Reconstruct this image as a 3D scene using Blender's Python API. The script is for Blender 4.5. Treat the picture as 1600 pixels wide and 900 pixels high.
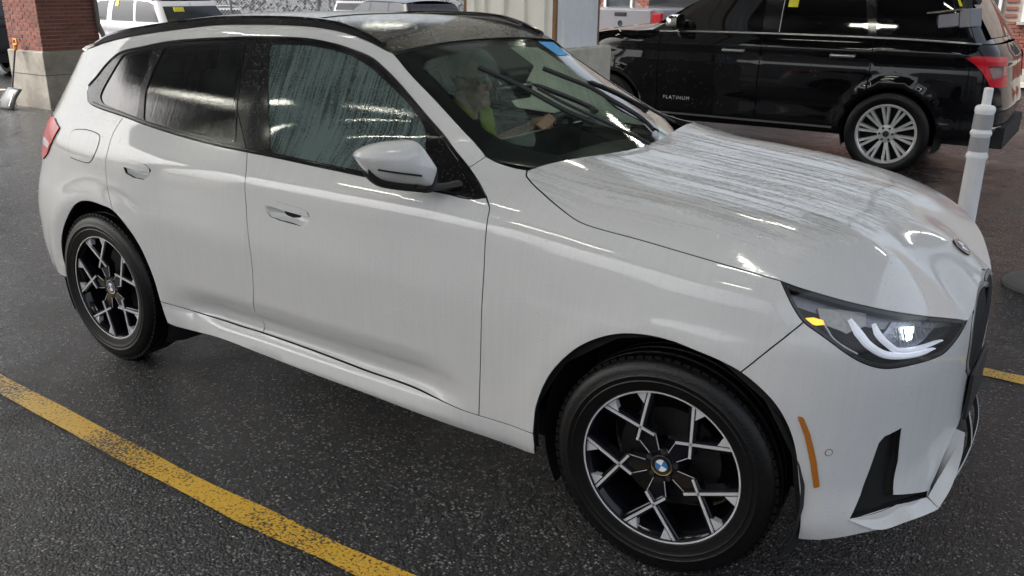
import bpy, bmesh, math, random
import numpy as np
from mathutils import Vector, Matrix
from mathutils.geometry import delaunay_2d_cdt
random.seed(7); np.random.seed(7)
for _o in list(bpy.data.objects): bpy.data.objects.remove(_o)
SC = bpy.context.scene
COL = SC.collection

# ------------------------------------------------------------------ camera, sky, sun, exposure
cam_d = bpy.data.cameras.new('camera'); cam = bpy.data.objects.new('camera', cam_d); COL.objects.link(cam)
cam_d.sensor_width = 36.0; cam_d.lens = 36.0 * 1380.0 / 1600.0
cam_d.clip_start = 0.05; cam_d.clip_end = 600.0
_yaw, _pitch, _roll = math.radians(-34.03), math.radians(18.92), math.radians(.65)
_f = Vector((math.sin(_yaw) * math.cos(_pitch), math.cos(_yaw) * math.cos(_pitch), -math.sin(_pitch)))
_r0 = Vector((math.cos(_yaw), -math.sin(_yaw), 0)); _u0 = _r0.cross(_f)
_r = _r0 * math.cos(_roll) + _u0 * math.sin(_roll); _u = _r.cross(_f)
cam.matrix_world = Matrix(((_r.x, _u.x, -_f.x, .953), (_r.y, _u.y, -_f.y, -3.136), (_r.z, _u.z, -_f.z, 1.744), (0, 0, 0, 1)))
SC.camera = cam
W = bpy.data.worlds.new('World'); SC.world = W; W.use_nodes = True
_nt = W.node_tree; _bg = _nt.nodes['Background']
_sky = _nt.nodes.new('ShaderNodeTexSky'); _sky.sky_type = 'NISHITA'; _sky.sun_disc = False
_sky.sun_elevation = math.radians(48); _sky.sun_rotation = math.radians(-125)
_sky.air_density = 1.0; _sky.dust_density = 6.0; _sky.ozone_density = 1.0
_hs = _nt.nodes.new('ShaderNodeHueSaturation'); _hs.inputs['Saturation'].default_value = .42
_nt.links.new(_sky.outputs[0], _hs.inputs['Color']); _nt.links.new(_hs.outputs[0], _bg.inputs['Color'])
_bg.inputs['Strength'].default_value = .15
sun_d = bpy.data.lights.new('sun', 'SUN'); sun_d.energy = .5; sun_d.angle = math.radians(45); sun_d.color = (1, .98, .96)
sun = bpy.data.objects.new('sun', sun_d); COL.objects.link(sun)
_sd = Vector((math.sin(math.radians(-125)) * math.cos(math.radians(48)), math.cos(math.radians(-125)) * math.cos(math.radians(48)), math.sin(math.radians(48))))
sun.rotation_euler = (-_sd).to_track_quat('-Z', 'Y').to_euler(); sun.location = (-20, 10, 30)
SC.view_settings.view_transform = 'Standard'; SC.view_settings.look = 'None'
SC.view_settings.gamma = 1.0; SC.view_settings.use_curve_mapping = False
SC.view_settings.exposure = 1.58

# ------------------------------------------------------------------ helpers
MATS = {}
def nodes_mat(name):
    m = bpy.data.materials.new(name); m.use_nodes = True; MATS[name] = m
    return m, m.node_tree, m.node_tree.nodes['Principled BSDF']
def N(nt, t, **k):
    n = nt.nodes.new('ShaderNode' + t)
    for a, b in k.items():
        if a in n.inputs.keys(): n.inputs[a].default_value = b
        else: setattr(n, a, b)
    return n
def simple(name, col, rough=.5, metal=0., coat=0., spec=.5, noise=0., nscale=20., emis=None, estr=0., bump=0., bscale=80.):
    m, nt, p = nodes_mat(name)
    p.inputs['Base Color'].default_value = (*col, 1); p.inputs['Roughness'].default_value = rough
    p.inputs['Metallic'].default_value = metal; p.inputs['Coat Weight'].default_value = coat
    p.inputs['Coat Roughness'].default_value = .04
    p.inputs['Specular IOR Level'].default_value = spec
    tc = N(nt, 'TexCoord')
    if noise:
        t = N(nt, 'TexNoise', Scale=nscale, Detail=5.)
        mx = N(nt, 'Mix', data_type='RGBA')
        mx.inputs[6].default_value = (*[c * (1 - noise) for c in col], 1); mx.inputs[7].default_value = (*[min(1, c * (1 + noise)) for c in col], 1)
        nt.links.new(tc.outputs['Object'], t.inputs['Vector']); nt.links.new(t.outputs[0], mx.inputs[0]); nt.links.new(mx.outputs[2], p.inputs['Base Color'])
    if bump:
        t2 = N(nt, 'TexNoise', Scale=bscale, Detail=4.); b = N(nt, 'Bump', Strength=bump, Distance=.004)
        nt.links.new(tc.outputs['Object'], t2.inputs['Vector']); nt.links.new(t2.outputs[0], b.inputs['Height']); nt.links.new(b.outputs[0], p.inputs['Normal'])
    if emis:
        p.inputs['Emission Color'].default_value = (*emis, 1); p.inputs['Emission Strength'].default_value = estr
    return m

def link(o, parent=None):
    COL.objects.link(o)
    if parent is not None: o.parent = parent
    return o
def tag(o, label=None, cat=None, group=None, kind=None):
    if label: o['label'] = label
    if cat: o['category'] = cat
    if group: o['group'] = group
    if kind: o['kind'] = kind
    return o
def empty(name, loc=(0, 0, 0), rz=0., label=None, cat=None, group=None):
    o = bpy.data.objects.new(name, None); o.location = loc; o.rotation_euler = (0, 0, rz); o.empty_display_size = .1
    link(o); tag(o, label, cat, group); return o
def copy_tree(o, parent=None, **k):
    c = o.copy(); COL.objects.link(c)
    if parent is not None: c.parent = parent
    for ch in o.children: copy_tree(ch, c)
    return c
def mesh(name, V, F, mat, parent=None, smooth=False, normals=None):
    me = bpy.data.meshes.new(name); me.from_pydata([tuple(v) for v in V], [], [tuple(int(i) for i in f) for f in F])
    if mat is not None: me.materials.append(mat)
    if smooth or normals is not None:
        me.polygons.foreach_set('use_smooth', [True] * len(me.polygons))
    if normals is not None: me.normals_split_custom_set_from_vertices([tuple(n) for n in normals])
    me.update()
    return link(bpy.data.objects.new(name, me), parent)

class MB:
    def __init__(s): s.V = []; s.F = []; s.M = []
    def add(s, V, F, mi=0):
        b = len(s.V); s.V += [tuple(v) for v in V]; s.F += [tuple(i + b for i in f) for f in F]; s.M += [mi] * len(F); return s
    def box(s, c, d, rot=None, mi=0):
        V = []
        for x in (-.5, .5):
            for y in (-.5, .5):
                for z in (-.5, .5): V.append(Vector((x * d[0], y * d[1], z * d[2])))
        if rot is not None: V = [rot @ v for v in V]
        V = [v + Vector(c) for v in V]
        return s.add(V, [(0, 1, 3, 2), (4, 6, 7, 5), (0, 4, 5, 1), (2, 3, 7, 6), (0, 2, 6, 4), (1, 5, 7, 3)], mi)
    def tube(s, pts, r, n=10, cap=True, mi=0, flat=1.0, up=Vector((0, 0, 1))):
        pts = [Vector(p) for p in pts]; R = r if hasattr(r, '__len__') else [r] * len(pts)
        V = []; F = []
        for i, p in enumerate(pts):
            t = (pts[min(i + 1, len(pts) - 1)] - pts[max(i - 1, 0)]).normalized()
            a = t.cross(up)
            if a.length < 1e-3: a = t.cross(Vector((1, 0, 0)))
            a.normalize(); b = a.cross(t).normalized()
            for k in range(n):
                q = 2 * math.pi * k / n; V.append(p + a * (R[i] * math.cos(q)) + b * (R[i] * flat * math.sin(q)))
        for i in range(len(pts) - 1):
            for k in range(n):
                k2 = (k + 1) % n; F.append((i * n + k, i * n + k2, (i + 1) * n + k2, (i + 1) * n + k))
        if cap: F.append(tuple(range(n - 1, -1, -1))); F.append(tuple((len(pts) - 1) * n + k for k in range(n)))
        return s.add(V, F, mi)
    def lathe(s, prof, n=32, origin=(0, 0, 0), axis='Z', mi=0, cap=False):
        V = []; F = []; m = len(prof); o = Vector(origin)
        for k in range(n):
            q = 2 * math.pi * k / n; c, d = math.cos(q), math.sin(q)
            for r, h in prof:
                v = (r * c, r * d, h) if axis == 'Z' else ((r * c, h, r * d) if axis == 'Y' else (h, r * c, r * d))
                V.append(Vector(v) + o)
        for k in range(n):
            k2 = (k + 1) % n
            for j in range(m - 1): F.append((k * m + j, k2 * m + j, k2 * m + j + 1, k * m + j + 1))
        if cap:
            F.append(tuple(k * m for k in range(n - 1, -1, -1))); F.append(tuple(k * m + m - 1 for k in range(n)))
        return s.add(V, F, mi)
    def prism(s, poly, fn0, fn1, mi=0):
        n = len(poly); V = [fn0(p) for p in poly] + [fn1(p) for p in poly]
        F = [tuple(range(n - 1, -1, -1)), tuple(range(n, 2 * n))] + [(i, (i + 1) % n, n + (i + 1) % n, n + i) for i in range(n)]
        return s.add(V, F, mi)
    def build(s, name, mat, parent=None, smooth=None, bevel=0., seg=2, fix=True):
        me = bpy.data.meshes.new(name); me.from_pydata([tuple(v) for v in s.V], [], s.F)
        mats = mat if isinstance(mat, (list, tuple)) else [mat]
        for m in mats: me.materials.append(m)
        me.polygons.foreach_set('material_index', s.M)
        if fix or bevel:
            bm = bmesh.new(); bm.from_mesh(me)
            if fix: bmesh.ops.recalc_face_normals(bm, faces=bm.faces)
            if bevel:
                es = [e for e in bm.edges if len(e.link_faces) == 2 and e.calc_face_angle(0) > .5]
                bmesh.ops.bevel(bm, geom=es, offset=bevel, segments=seg, affect='EDGES', profile=.6, clamp_overlap=True)
            bm.to_mesh(me); bm.free()
        if smooth is not None:
            me.polygons.foreach_set('use_smooth', [True] * len(me.polygons))
            if smooth < 180: me.set_sharp_from_angle(angle=math.radians(smooth))
        me.update()
        return link(bpy.data.objects.new(name, me), parent)

def crom(L, n=6):
    """Catmull-Rom through the points of one traced edge."""
    L = [np.array(p, float) for p in L]
    if len(L) < 3: return [tuple(p) for p in L]
    out = []
    for i in range(len(L) - 1):
        p0 = L[i - 1] if i else 2 * L[0] - L[1]; p1, p2 = L[i], L[i + 1]; p3 = L[i + 2] if i + 2 < len(L) else 2 * L[-1] - L[-2]
        d1 = max(np.linalg.norm(p2 - p1), 1e-6)
        m1 = (p2 - p0) / max(np.linalg.norm(p2 - p1) + np.linalg.norm(p1 - p0), 1e-6) * d1
        m2 = (p3 - p1) / max(np.linalg.norm(p3 - p2) + np.linalg.norm(p2 - p1), 1e-6) * d1
        for k in range(n):
            t = k / n; out.append(tuple((2 * t**3 - 3 * t**2 + 1) * p1 + (t**3 - 2 * t**2 + t) * m1 + (-2 * t**3 + 3 * t**2) * p2 + (t**3 - t**2) * m2))
    out.append(tuple(L[-1])); return out
def resample(L, sp, closed=True):
    L = [np.array(p, float) for p in L]
    if closed: L = L + [L[0]]
    out = []
    for a, b in zip(L[:-1], L[1:]):
        d = np.linalg.norm(b - a)
        if d < 1e-5: continue
        k = max(1, int(round(d / sp)))
        for i in range(k): out.append(a + (b - a) * i / k)
    if not closed: out.append(L[-1])
    # drop near duplicates
    o2 = [out[0]]
    for p in out[1:]:
        if np.linalg.norm(p - o2[-1]) > sp * .15: o2.append(p)
    if closed and np.linalg.norm(o2[-1] - o2[0]) < sp * .15: o2.pop()
    return np.array(o2)
def area2(p): return .5 * np.sum(p[:, 0] * np.roll(p[:, 1], -1) - np.roll(p[:, 0], -1) * p[:, 1])
def inset(p, d):
    if abs(d) < 1e-9: return p
    sg = 1 if area2(p) > 0 else -1
    e = np.roll(p, -1, 0) - p; e /= (np.linalg.norm(e, axis=1)[:, None] + 1e-12)
    n = np.stack([-e[:, 1], e[:, 0]], 1) * sg
    v = n + np.roll(n, 1, 0); l2 = np.sum(v * v, 1)[:, None]
    v = 2 * v / np.maximum(l2, .6)
    return p + v * d
def inpoly(pts, poly):
    x, y = pts[:, 0], pts[:, 1]; r = np.zeros(len(pts), bool); a = poly; b = np.roll(poly, -1, 0)
    for (x0, y0), (x1, y1) in zip(a, b):
        c = ((y0 > y) != (y1 > y)) & (x < (x1 - x0) * (y - y0) / (y1 - y0 + 1e-15) + x0); r ^= c
    return r
def segdist(pts, poly):
    d = np.full(len(pts), 1e9); b = np.roll(poly, -1, 0)
    for p, q in zip(poly, b):
        e = q - p; t = np.clip(((pts - p) @ e) / (e @ e + 1e-15), 0, 1); d = np.minimum(d, np.linalg.norm(pts - p - t[:, None] * e, axis=1))
    return d
def surf_normal(fn, uv, h=1e-3):
    a = fn(uv + [h, 0]) - fn(uv - [h, 0]); b = fn(uv + [0, h]) - fn(uv - [0, h])
    n = np.cross(b, a); return n / (np.linalg.norm(n, axis=1)[:, None] + 1e-12)
def panel(name, fn, outer, mat, parent, holes=(), gap=.0024, off=0., flange=.014, sp=.03, bsp=.02, side=-1, flip=False, hgap=None, sym=False):
    """trimmed piece of a surface fn(uv)->(x, halfwidth, z) with a turned-in edge"""
    O = inset(resample(outer, bsp), gap); H = [inset(resample(h, bsp), -(gap if hgap is None else hgap)) for h in holes]
    loops = [O] + H
    lo, hi = O.min(0), O.max(0)
    g = np.stack(np.meshgrid(np.arange(lo[0] + sp / 2, hi[0], sp), np.arange(lo[1] + sp / 2, hi[1], sp), indexing='ij'), -1).reshape(-1, 2)
    if len(g):
        m = inpoly(g, O)
        for h in H: m &= ~inpoly(g, h)
        g = g[m]
        for l in loops:
            if len(g): g = g[segdist(g, l) > sp * .45]
    pts = np.concatenate(loops + [g]) if len(g) else np.concatenate(loops)
    edges = []; b = 0
    for l in loops:
        n = len(l); edges += [(b + i, b + (i + 1) % n) for i in range(n)]; b += n
    r = delaunay_2d_cdt([Vector(p) for p in pts], edges, [], 0, 1e-7)
    P2 = np.array([tuple(v) for v in r[0]]); T = np.array([f for f in r[2] if len(f) == 3], int)
    c = P2[T].mean(1); m = inpoly(c, O)
    for h in H: m &= ~inpoly(c, h)
    T = T[m]
    q = P2[T]; ar = (q[:, 1, 0] - q[:, 0, 0]) * (q[:, 2, 1] - q[:, 0, 1]) - (q[:, 1, 1] - q[:, 0, 1]) * (q[:, 2, 0] - q[:, 0, 0])
    T[ar > 0] = T[ar > 0][:, ::-1]
    X = fn(P2); Nn = surf_normal(fn, P2)
    if flip: Nn = -Nn; T = T[:, ::-1]
    X = X + Nn * off
    V = list(X); NN = list(Nn); F = [tuple(t) for t in T]; dk = set()
    if flange:
        for l in loops:
            a3 = fn(l); n3 = surf_normal(fn, l); n3 = -n3 if flip else n3; a3 = a3 + n3 * off
            tg = np.roll(a3, -1, 0) - np.roll(a3, 1, 0); on = np.cross(tg, n3); on /= (np.linalg.norm(on, axis=1)[:, None] + 1e-12)
            sgn = (1 if area2(l) > 0 else -1) * (-1 if flip else 1) * (1 if l is O else -1) * -1
            on = on * sgn; k = len(l); b = len(V)
            rr = .0022
            V += list(a3 + 0 * n3) + list(a3 - n3 * rr + on * 0.0006) + list(a3 - n3 * flange)
            NN += list((n3 * .8 + on * .6)) + list(on) + list(on)
            for i in range(k):
                j = (i + 1) % k
                for lay in (0, 1):
                    f = (b + lay * k + i, b + lay * k + j, b + (lay + 1) * k + j, b + (lay + 1) * k + i); F.append(f)
                    if lay: dk.add(f if side >= 0 else f[::-1])
    V = np.array(V); NN = np.array(NN)
    if sym:
        pass
    V = V.copy(); NN = NN.copy()
    if side < 0: V[:, 1] *= -1; NN[:, 1] *= -1; F = [f[::-1] for f in F]
    # make face winding agree with the normals
    F2 = []; MI = []
    for f in F:
        mi = 1 if f in dk else 0
        p0, p1, p2 = V[f[0]], V[f[1]], V[f[2]]
        if np.dot(np.cross(p1 - p0, p2 - p0), NN[f[0]] + NN[f[1]] + NN[f[2]]) < 0: f = f[::-1]
        F2.append(f); MI.append(mi)
    NN /= (np.linalg.norm(NN, axis=1)[:, None] + 1e-12)
    ob = mesh(name, V, F2, mat, parent, normals=NN)
    if any(MI): ob.data.materials.append(M_black); ob.data.polygons.foreach_set('material_index', MI)  # turned-in edge blackened: shade of the panel gaps put into its colour
    return ob

# ------------------------------------------------------------------ materials
def paint(name, col, streak=(110, 14, 2.2), amt=.035, drops=.5, rough=.32):
    m, nt, p = nodes_mat(name); L = nt.links.new
    tc = N(nt, 'TexCoord'); mp = N(nt, 'Mapping'); mp.inputs['Scale'].default_value = streak
    L(tc.outputs['Object'], mp.inputs['Vector'])
    n1 = N(nt, 'TexNoise', Scale=1., Detail=4., Roughness=.6); L(mp.outputs[0], n1.inputs['Vector'])
    n2 = N(nt, 'TexNoise', Scale=3.5, Detail=4.); L(tc.outputs['Object'], n2.inputs['Vector'])
    cr = N(nt, 'ValToRGB'); cr.color_ramp.elements[0].position = .42; cr.color_ramp.elements[1].position = .66
    cr.color_ramp.elements[0].color = (*col, 1); cr.color_ramp.elements[1].color = (*[c * (1 - amt) for c in col], 1)
    ad = N(nt, 'Math', operation='MULTIPLY_ADD'); ad.inputs[1].default_value = .35; ad.inputs[2].default_value = -.17
    L(n2.outputs[0], ad.inputs[0]); s = N(nt, 'Math', operation='ADD'); L(ad.outputs[0], s.inputs[0]); L(n1.outputs[0], s.inputs[1])
    L(s.outputs[0], cr.inputs[0]); L(cr.outputs[0], p.inputs['Base Color'])
    p.inputs['Roughness'].default_value = rough; p.inputs['Coat Weight'].default_value = .9
    p.inputs['Specular IOR Level'].default_value = .0
    rr = N(nt, 'MapRange'); rr.inputs[3].default_value = .02; rr.inputs[4].default_value = .06; L(s.outputs[0], rr.inputs[0]); L(rr.outputs[0], p.inputs['Coat Roughness'])
    # scattered rain drops: small raised caps, a random third of the cells
    v = N(nt, 'TexVoronoi', Scale=82.); L(tc.outputs['Object'], v.inputs['Vector'])
    hm = N(nt, 'MapRange'); hm.inputs[1].default_value = .0; hm.inputs[2].default_value = .34; hm.inputs[3].default_value = 1; hm.inputs[4].default_value = 0
    L(v.outputs['Distance'], hm.inputs[0])
    sx = N(nt, 'SeparateColor'); L(v.outputs['Color'], sx.inputs[0])
    gt = N(nt, 'Math', operation='GREATER_THAN'); gt.inputs[1].default_value = 1 - .35 * drops; L(sx.outputs[0], gt.inputs[0])
    ml = N(nt, 'Math', operation='MULTIPLY'); L(hm.outputs[0], ml.inputs[0]); L(gt.outputs[0], ml.inputs[1])
    b = N(nt, 'Bump', Strength=.8, Distance=.003); L(ml.outputs[0], b.inputs['Height'])
    L(b.outputs[0], p.inputs['Coat Normal'])
    b2 = N(nt, 'Bump', Strength=.35, Distance=.002); L(ml.outputs[0], b2.inputs['Height']); L(b2.outputs[0], p.inputs['Normal'])
    return m
M_paint = paint('white_paint', (.56, .56, .555))
M_paint2 = paint('white_paint_frame', (.56, .56, .555), drops=.8)
# hood: water runs in long trails down the slope of the panel
def hood_paint():
    m, nt, p = nodes_mat('wet_white_hood'); L = nt.links.new
    tc = N(nt, 'TexCoord'); wob = N(nt, 'TexNoise', Scale=2.2, Detail=3.); L(tc.outputs['Object'], wob.inputs['Vector'])
    mx = N(nt, 'MixRGB', blend_type='LINEAR_LIGHT') if False else None
    mp = N(nt, 'Mapping'); mp.inputs['Scale'].default_value = (1.3, 46, 1); mp.inputs['Rotation'].default_value = (0, 0, math.radians(5))
    ad = N(nt, 'VectorMath', operation='MULTIPLY_ADD'); ad.inputs[1].default_value = (.05, .05, 0); L(wob.outputs['Color'], ad.inputs[0]); L(tc.outputs['Object'], ad.inputs[2])
    L(ad.outputs[0], mp.inputs['Vector'])
    n1 = N(nt, 'TexNoise', Scale=1., Detail=7., Roughness=.62); L(mp.outputs[0], n1.inputs['Vector'])
    fine = N(nt, 'TexNoise', Scale=70., Detail=3.); L(tc.outputs['Object'], fine.inputs['Vector'])
    fa = N(nt, 'Math', operation='MULTIPLY_ADD'); fa.inputs[1].default_value = .34; fa.inputs[2].default_value = -.17; L(fine.outputs[0], fa.inputs[0])
    sm_ = N(nt, 'Math', operation='ADD'); L(fa.outputs[0], sm_.inputs[0]); L(n1.outputs[0], sm_.inputs[1])
    # trails only on the flat top, not on the rolled edges
    ge = N(nt, 'NewGeometry'); sp = N(nt, 'SeparateXYZ'); L(ge.outputs['Normal'], sp.inputs[0])
    up = N(nt, 'MapRange'); up.inputs[1].default_value = .93; up.inputs[2].default_value = .985; L(sp.outputs[2], up.inputs[0])
    cr = N(nt, 'ValToRGB'); e = cr.color_ramp.elements; e[0].position = .50; e[1].position = .60
    e[0].color = (0, 0, 0, 1); e[1].color = (1, 1, 1, 1); L(sm_.outputs[0], cr.inputs[0])
    mm = N(nt, 'Math', operation='MULTIPLY'); L(cr.outputs[0], mm.inputs[0]); L(up.outputs[0], mm.inputs[1])
    mc = N(nt, 'Mix', data_type='RGBA'); mc.inputs[6].default_value = (.56, .56, .555, 1); mc.inputs[7].default_value = (.40, .40, .395, 1)
    L(mm.outputs[0], mc.inputs[0]); L(mc.outputs[2], p.inputs['Base Color'])
    p.inputs['Roughness'].default_value = .35; p.inputs['Coat Weight'].default_value = .85; p.inputs['Specular IOR Level'].default_value = .0
    cr2 = N(nt, 'MapRange'); cr2.inputs[3].default_value = .07; cr2.inputs[4].default_value = .03; L(mm.outputs[0], cr2.inputs[0]); L(cr2.outputs[0], p.inputs['Coat Roughness'])
    v = N(nt, 'TexVoronoi', Scale=80.); L(tc.outputs['Object'], v.inputs['Vector'])
    hm = N(nt, 'MapRange'); hm.inputs[2].default_value = .32; hm.inputs[3].default_value = 1; hm.inputs[4].default_value = 0; L(v.outputs['Distance'], hm.inputs[0])
    sc = N(nt, 'SeparateColor'); L(v.outputs['Color'], sc.inputs[0]); gt = N(nt, 'Math', operation='GREATER_THAN'); gt.inputs[1].default_value = .72; L(sc.outputs[0], gt.inputs[0])
    ml = N(nt, 'Math', operation='MULTIPLY'); L(hm.outputs[0], ml.inputs[0]); L(gt.outputs[0], ml.inputs[1])
    ms = N(nt, 'Math', operation='MULTIPLY_ADD'); ms.inputs[1].default_value = .35; L(mm.outputs[0], ms.inputs[0]); L(ml.outputs[0], ms.inputs[2])
    b = N(nt, 'Bump', Strength=1., Distance=.004); L(ms.outputs[0], b.inputs['Height']); L(b.outputs[0], p.inputs['Coat Normal'])
    b2 = N(nt, 'Bump', Strength=.35, Distance=.002); L(ml.outputs[0], b2.inputs['Height']); L(b2.outputs[0], p.inputs['Normal'])
    return m
M_hood = hood_paint()
def wetblack(name, col=(.012, .012, .013), rough=.12, beads=.6, scale=110.):
    m, nt, p = nodes_mat(name); L = nt.links.new
    p.inputs['Base Color'].default_value = (*col, 1); p.inputs['Roughness'].default_value = rough
    tc = N(nt, 'TexCoord'); v = N(nt, 'TexVoronoi', Scale=scale); L(tc.outputs['Object'], v.inputs['Vector'])
    hm = N(nt, 'MapRange'); hm.inputs[2].default_value = .42; hm.inputs[3].default_value = 1; hm.inputs[4].default_value = 0; L(v.outputs['Distance'], hm.inputs[0])
    sc = N(nt, 'SeparateColor'); L(v.outputs['Color'], sc.inputs[0]); gt = N(nt, 'Math', operation='GREATER_THAN'); gt.inputs[1].default_value = 1 - beads; L(sc.outputs[0], gt.inputs[0])
    ml = N(nt, 'Math', operation='MULTIPLY'); L(hm.outputs[0], ml.inputs[0]); L(gt.outputs[0], ml.inputs[1])
    b = N(nt, 'Bump', Strength=.8, Distance=.003); L(ml.outputs[0], b.inputs['Height']); L(b.outputs[0], p.inputs['Normal'])
    return m
M_roofglass = wetblack('wet_roof_glass', (.010, .0097, .0095), .16, .85, 70.)
M_roofglass.node_tree.nodes['Principled BSDF'].inputs['Specular IOR Level'].default_value = .32
M_gloss = wetblack('gloss_black_trim', (.008, .008, .009), .15, .25, 130.)
M_gloss.node_tree.nodes['Principled BSDF'].inputs['Specular IOR Level'].default_value = .3
def two_sided(nt, fr, ior):
    # thin pane: same reflectance from both faces
    g = N(nt, 'NewGeometry'); mr = N(nt, 'MapRange'); mr.inputs[3].default_value = ior; mr.inputs[4].default_value = 1 / ior
    nt.links.new(g.outputs['Backfacing'], mr.inputs[0]); nt.links.new(mr.outputs[0], fr.inputs['IOR'])
def glass(name, tint, film, film_col, streak=(75, 75, 3.0), refl=1.45, dark=0., wob=.25):
    """thin wet pane: clear coat reflection, tinted transmission and a patchy film: water, plus painted-in light on the front door panes"""
    m, nt, p = nodes_mat(name); L = nt.links.new; out = nt.nodes['Material Output']; nt.nodes.remove(p)
    tc = N(nt, 'TexCoord'); mp = N(nt, 'Mapping'); mp.inputs['Scale'].default_value = streak; L(tc.outputs['Object'], mp.inputs['Vector'])
    n1 = N(nt, 'TexNoise', Scale=1., Detail=6., Roughness=.7); L(mp.outputs[0], n1.inputs['Vector'])
    n2 = N(nt, 'TexNoise', Scale=160., Detail=2.); L(tc.outputs['Object'], n2.inputs['Vector'])
    n3 = N(nt, 'TexNoise', Scale=4., Detail=3.); L(tc.outputs['Object'], n3.inputs['Vector'])
    a = N(nt, 'Math', operation='MULTIPLY_ADD'); a.inputs[1].default_value = .35; a.inputs[2].default_value = -.17; L(n2.outputs[0], a.inputs[0])
    s = N(nt, 'Math', operation='ADD'); L(a.outputs[0], s.inputs[0]); L(n1.outputs[0], s.inputs[1])
    a3 = N(nt, 'Math', operation='MULTIPLY_ADD'); a3.inputs[1].default_value = .5; a3.inputs[2].default_value = -.25; L(n3.outputs[0], a3.inputs[0])
    s2 = N(nt, 'Math', operation='ADD'); L(s.outputs[0], s2.inputs[0]); L(a3.outputs[0], s2.inputs[1])
    cr = N(nt, 'MapRange'); cr.inputs[1].default_value = .44; cr.inputs[2].default_value = .62; cr.inputs[3].default_value = film; cr.inputs[4].default_value = film * dark
    L(s2.outputs[0], cr.inputs[0])
    tr = N(nt, 'BsdfTransparent'); tr.inputs[0].default_value = (*tint, 1)
    d0 = N(nt, 'BsdfDiffuse'); d0.inputs[0].default_value = (*film_col, 1); t0 = N(nt, 'BsdfTranslucent'); t0.inputs[0].default_value = (*film_col, 1); df = N(nt, 'MixShader'); df.inputs[0].default_value = .5; L(d0.outputs[0], df.inputs[1]); L(t0.outputs[0], df.inputs[2])
    m1 = N(nt, 'MixShader'); L(cr.outputs[0], m1.inputs[0]); L(tr.outputs[0], m1.inputs[1]); L(df.outputs[0], m1.inputs[2])
    gl = N(nt, 'BsdfGlossy'); gl.inputs['Roughness'].default_value = .03; gl.inputs[0].default_value = (1, 1, 1, 1)
    fr = N(nt, 'Fresnel', IOR=refl); two_sided(nt, fr, refl)
    bp = N(nt, 'Bump', Strength=wob, Distance=.001); L(s.outputs[0], bp.inputs['Height']); L(bp.outputs[0], gl.inputs['Normal'])
    m2 = N(nt, 'MixShader'); L(fr.outputs[0], m2.inputs[0]); L(m1.outputs[0], m2.inputs[1]); L(gl.outputs[0], m2.inputs[2])
    L(m2.outputs[0], out.inputs[0]); return m
M_wind = glass('windscreen_glass', (.88, .97, .90), .05, (.25, .30, .27), (30, 4, 4), 1.40, 0.)
M_fglass = glass('wet_front_window_sheen', (.45, .58, .54), .66, (.29, .39, .37), (75, 3, 3.), 1.55, .35)  # teal film colour paints in a reflected pale wall; dark streaks are water
M_farwin = glass('far_side_window', (.75, .86, .78), .80, (.62, .72, .60), (75, 3, 3.), 1.5, .8)  # pale green film colour puts daylight into the far pane
M_rglass = glass('privacy_glass', (.05, .055, .055), .42, (.055, .06, .064), (75, 3, 3.), 1.6, .2, .38)
M_dark = simple('dark_plastic', (.016, .016, .017), .55, bump=.3, bscale=300)
M_liner = simple('wheel_liner', (.010, .010, .011), .75, noise=.5, nscale=9)
M_black = simple('shell_black', (.004, .004, .004), .9)
M_rubber = simple('wet_rubber', (.014, .014, .015), .42, bump=.25, bscale=150)
M_silver = simple('machined_alloy', (.62, .62, .64), .35, metal=.25, noise=.12, nscale=40)
M_rimblk = simple('gloss_black_alloy', (.006, .006, .009), .12, spec=.4)
M_chrome = simple('chrome', (.7, .7, .7), .08, metal=1.)
M_satin = simple('satin_silver_trim', (.42, .42, .42), .3, metal=.8)
M_disc = simple('brake_disc', (.04, .04, .04), .4, metal=.8, noise=.4, nscale=30)
M_amber = simple('amber_reflector', (.40, .13, .015), .25, coat=.7, noise=.35, nscale=160)
M_amberlit = simple('lit_indicator', (.9, .35, .03), .3, emis=(1., .30, .02), estr=.9)
M_redlamp = simple('red_lamp', (.62, .008, .022), .25, coat=.2, spec=.2, noise=.35, nscale=25)
M_redlamp2 = simple('red_lamp_strip', (.75, .45, .48), .2, coat=1.)
M_hlback = simple('headlamp_bowl', (.20, .205, .225), .3, metal=.4, noise=.4, nscale=45)
M_hlpanel = simple('headlamp_reflector', (.34, .35, .42), .22, metal=.7, noise=.45, nscale=70, bump=.6, bscale=90)
M_hlbeige = simple('headlamp_side_reflector', (.36, .35, .32), .35, metal=.3, noise=.3, nscale=80, bump=.5, bscale=120)
M_hlgrey = simple('headlamp_trim', (.20, .20, .21), .35, metal=.3, noise=.3, nscale=60)
M_drl = simple('light_guide', (.80, .81, .86), .3, noise=.12, nscale=60, emis=(.80, .86, 1.), estr=.10)
M_drlhot = simple('lit_low_beam', (.9, .9, .9), .2, emis=(.88, 1., .95), estr=2.2)
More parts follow.
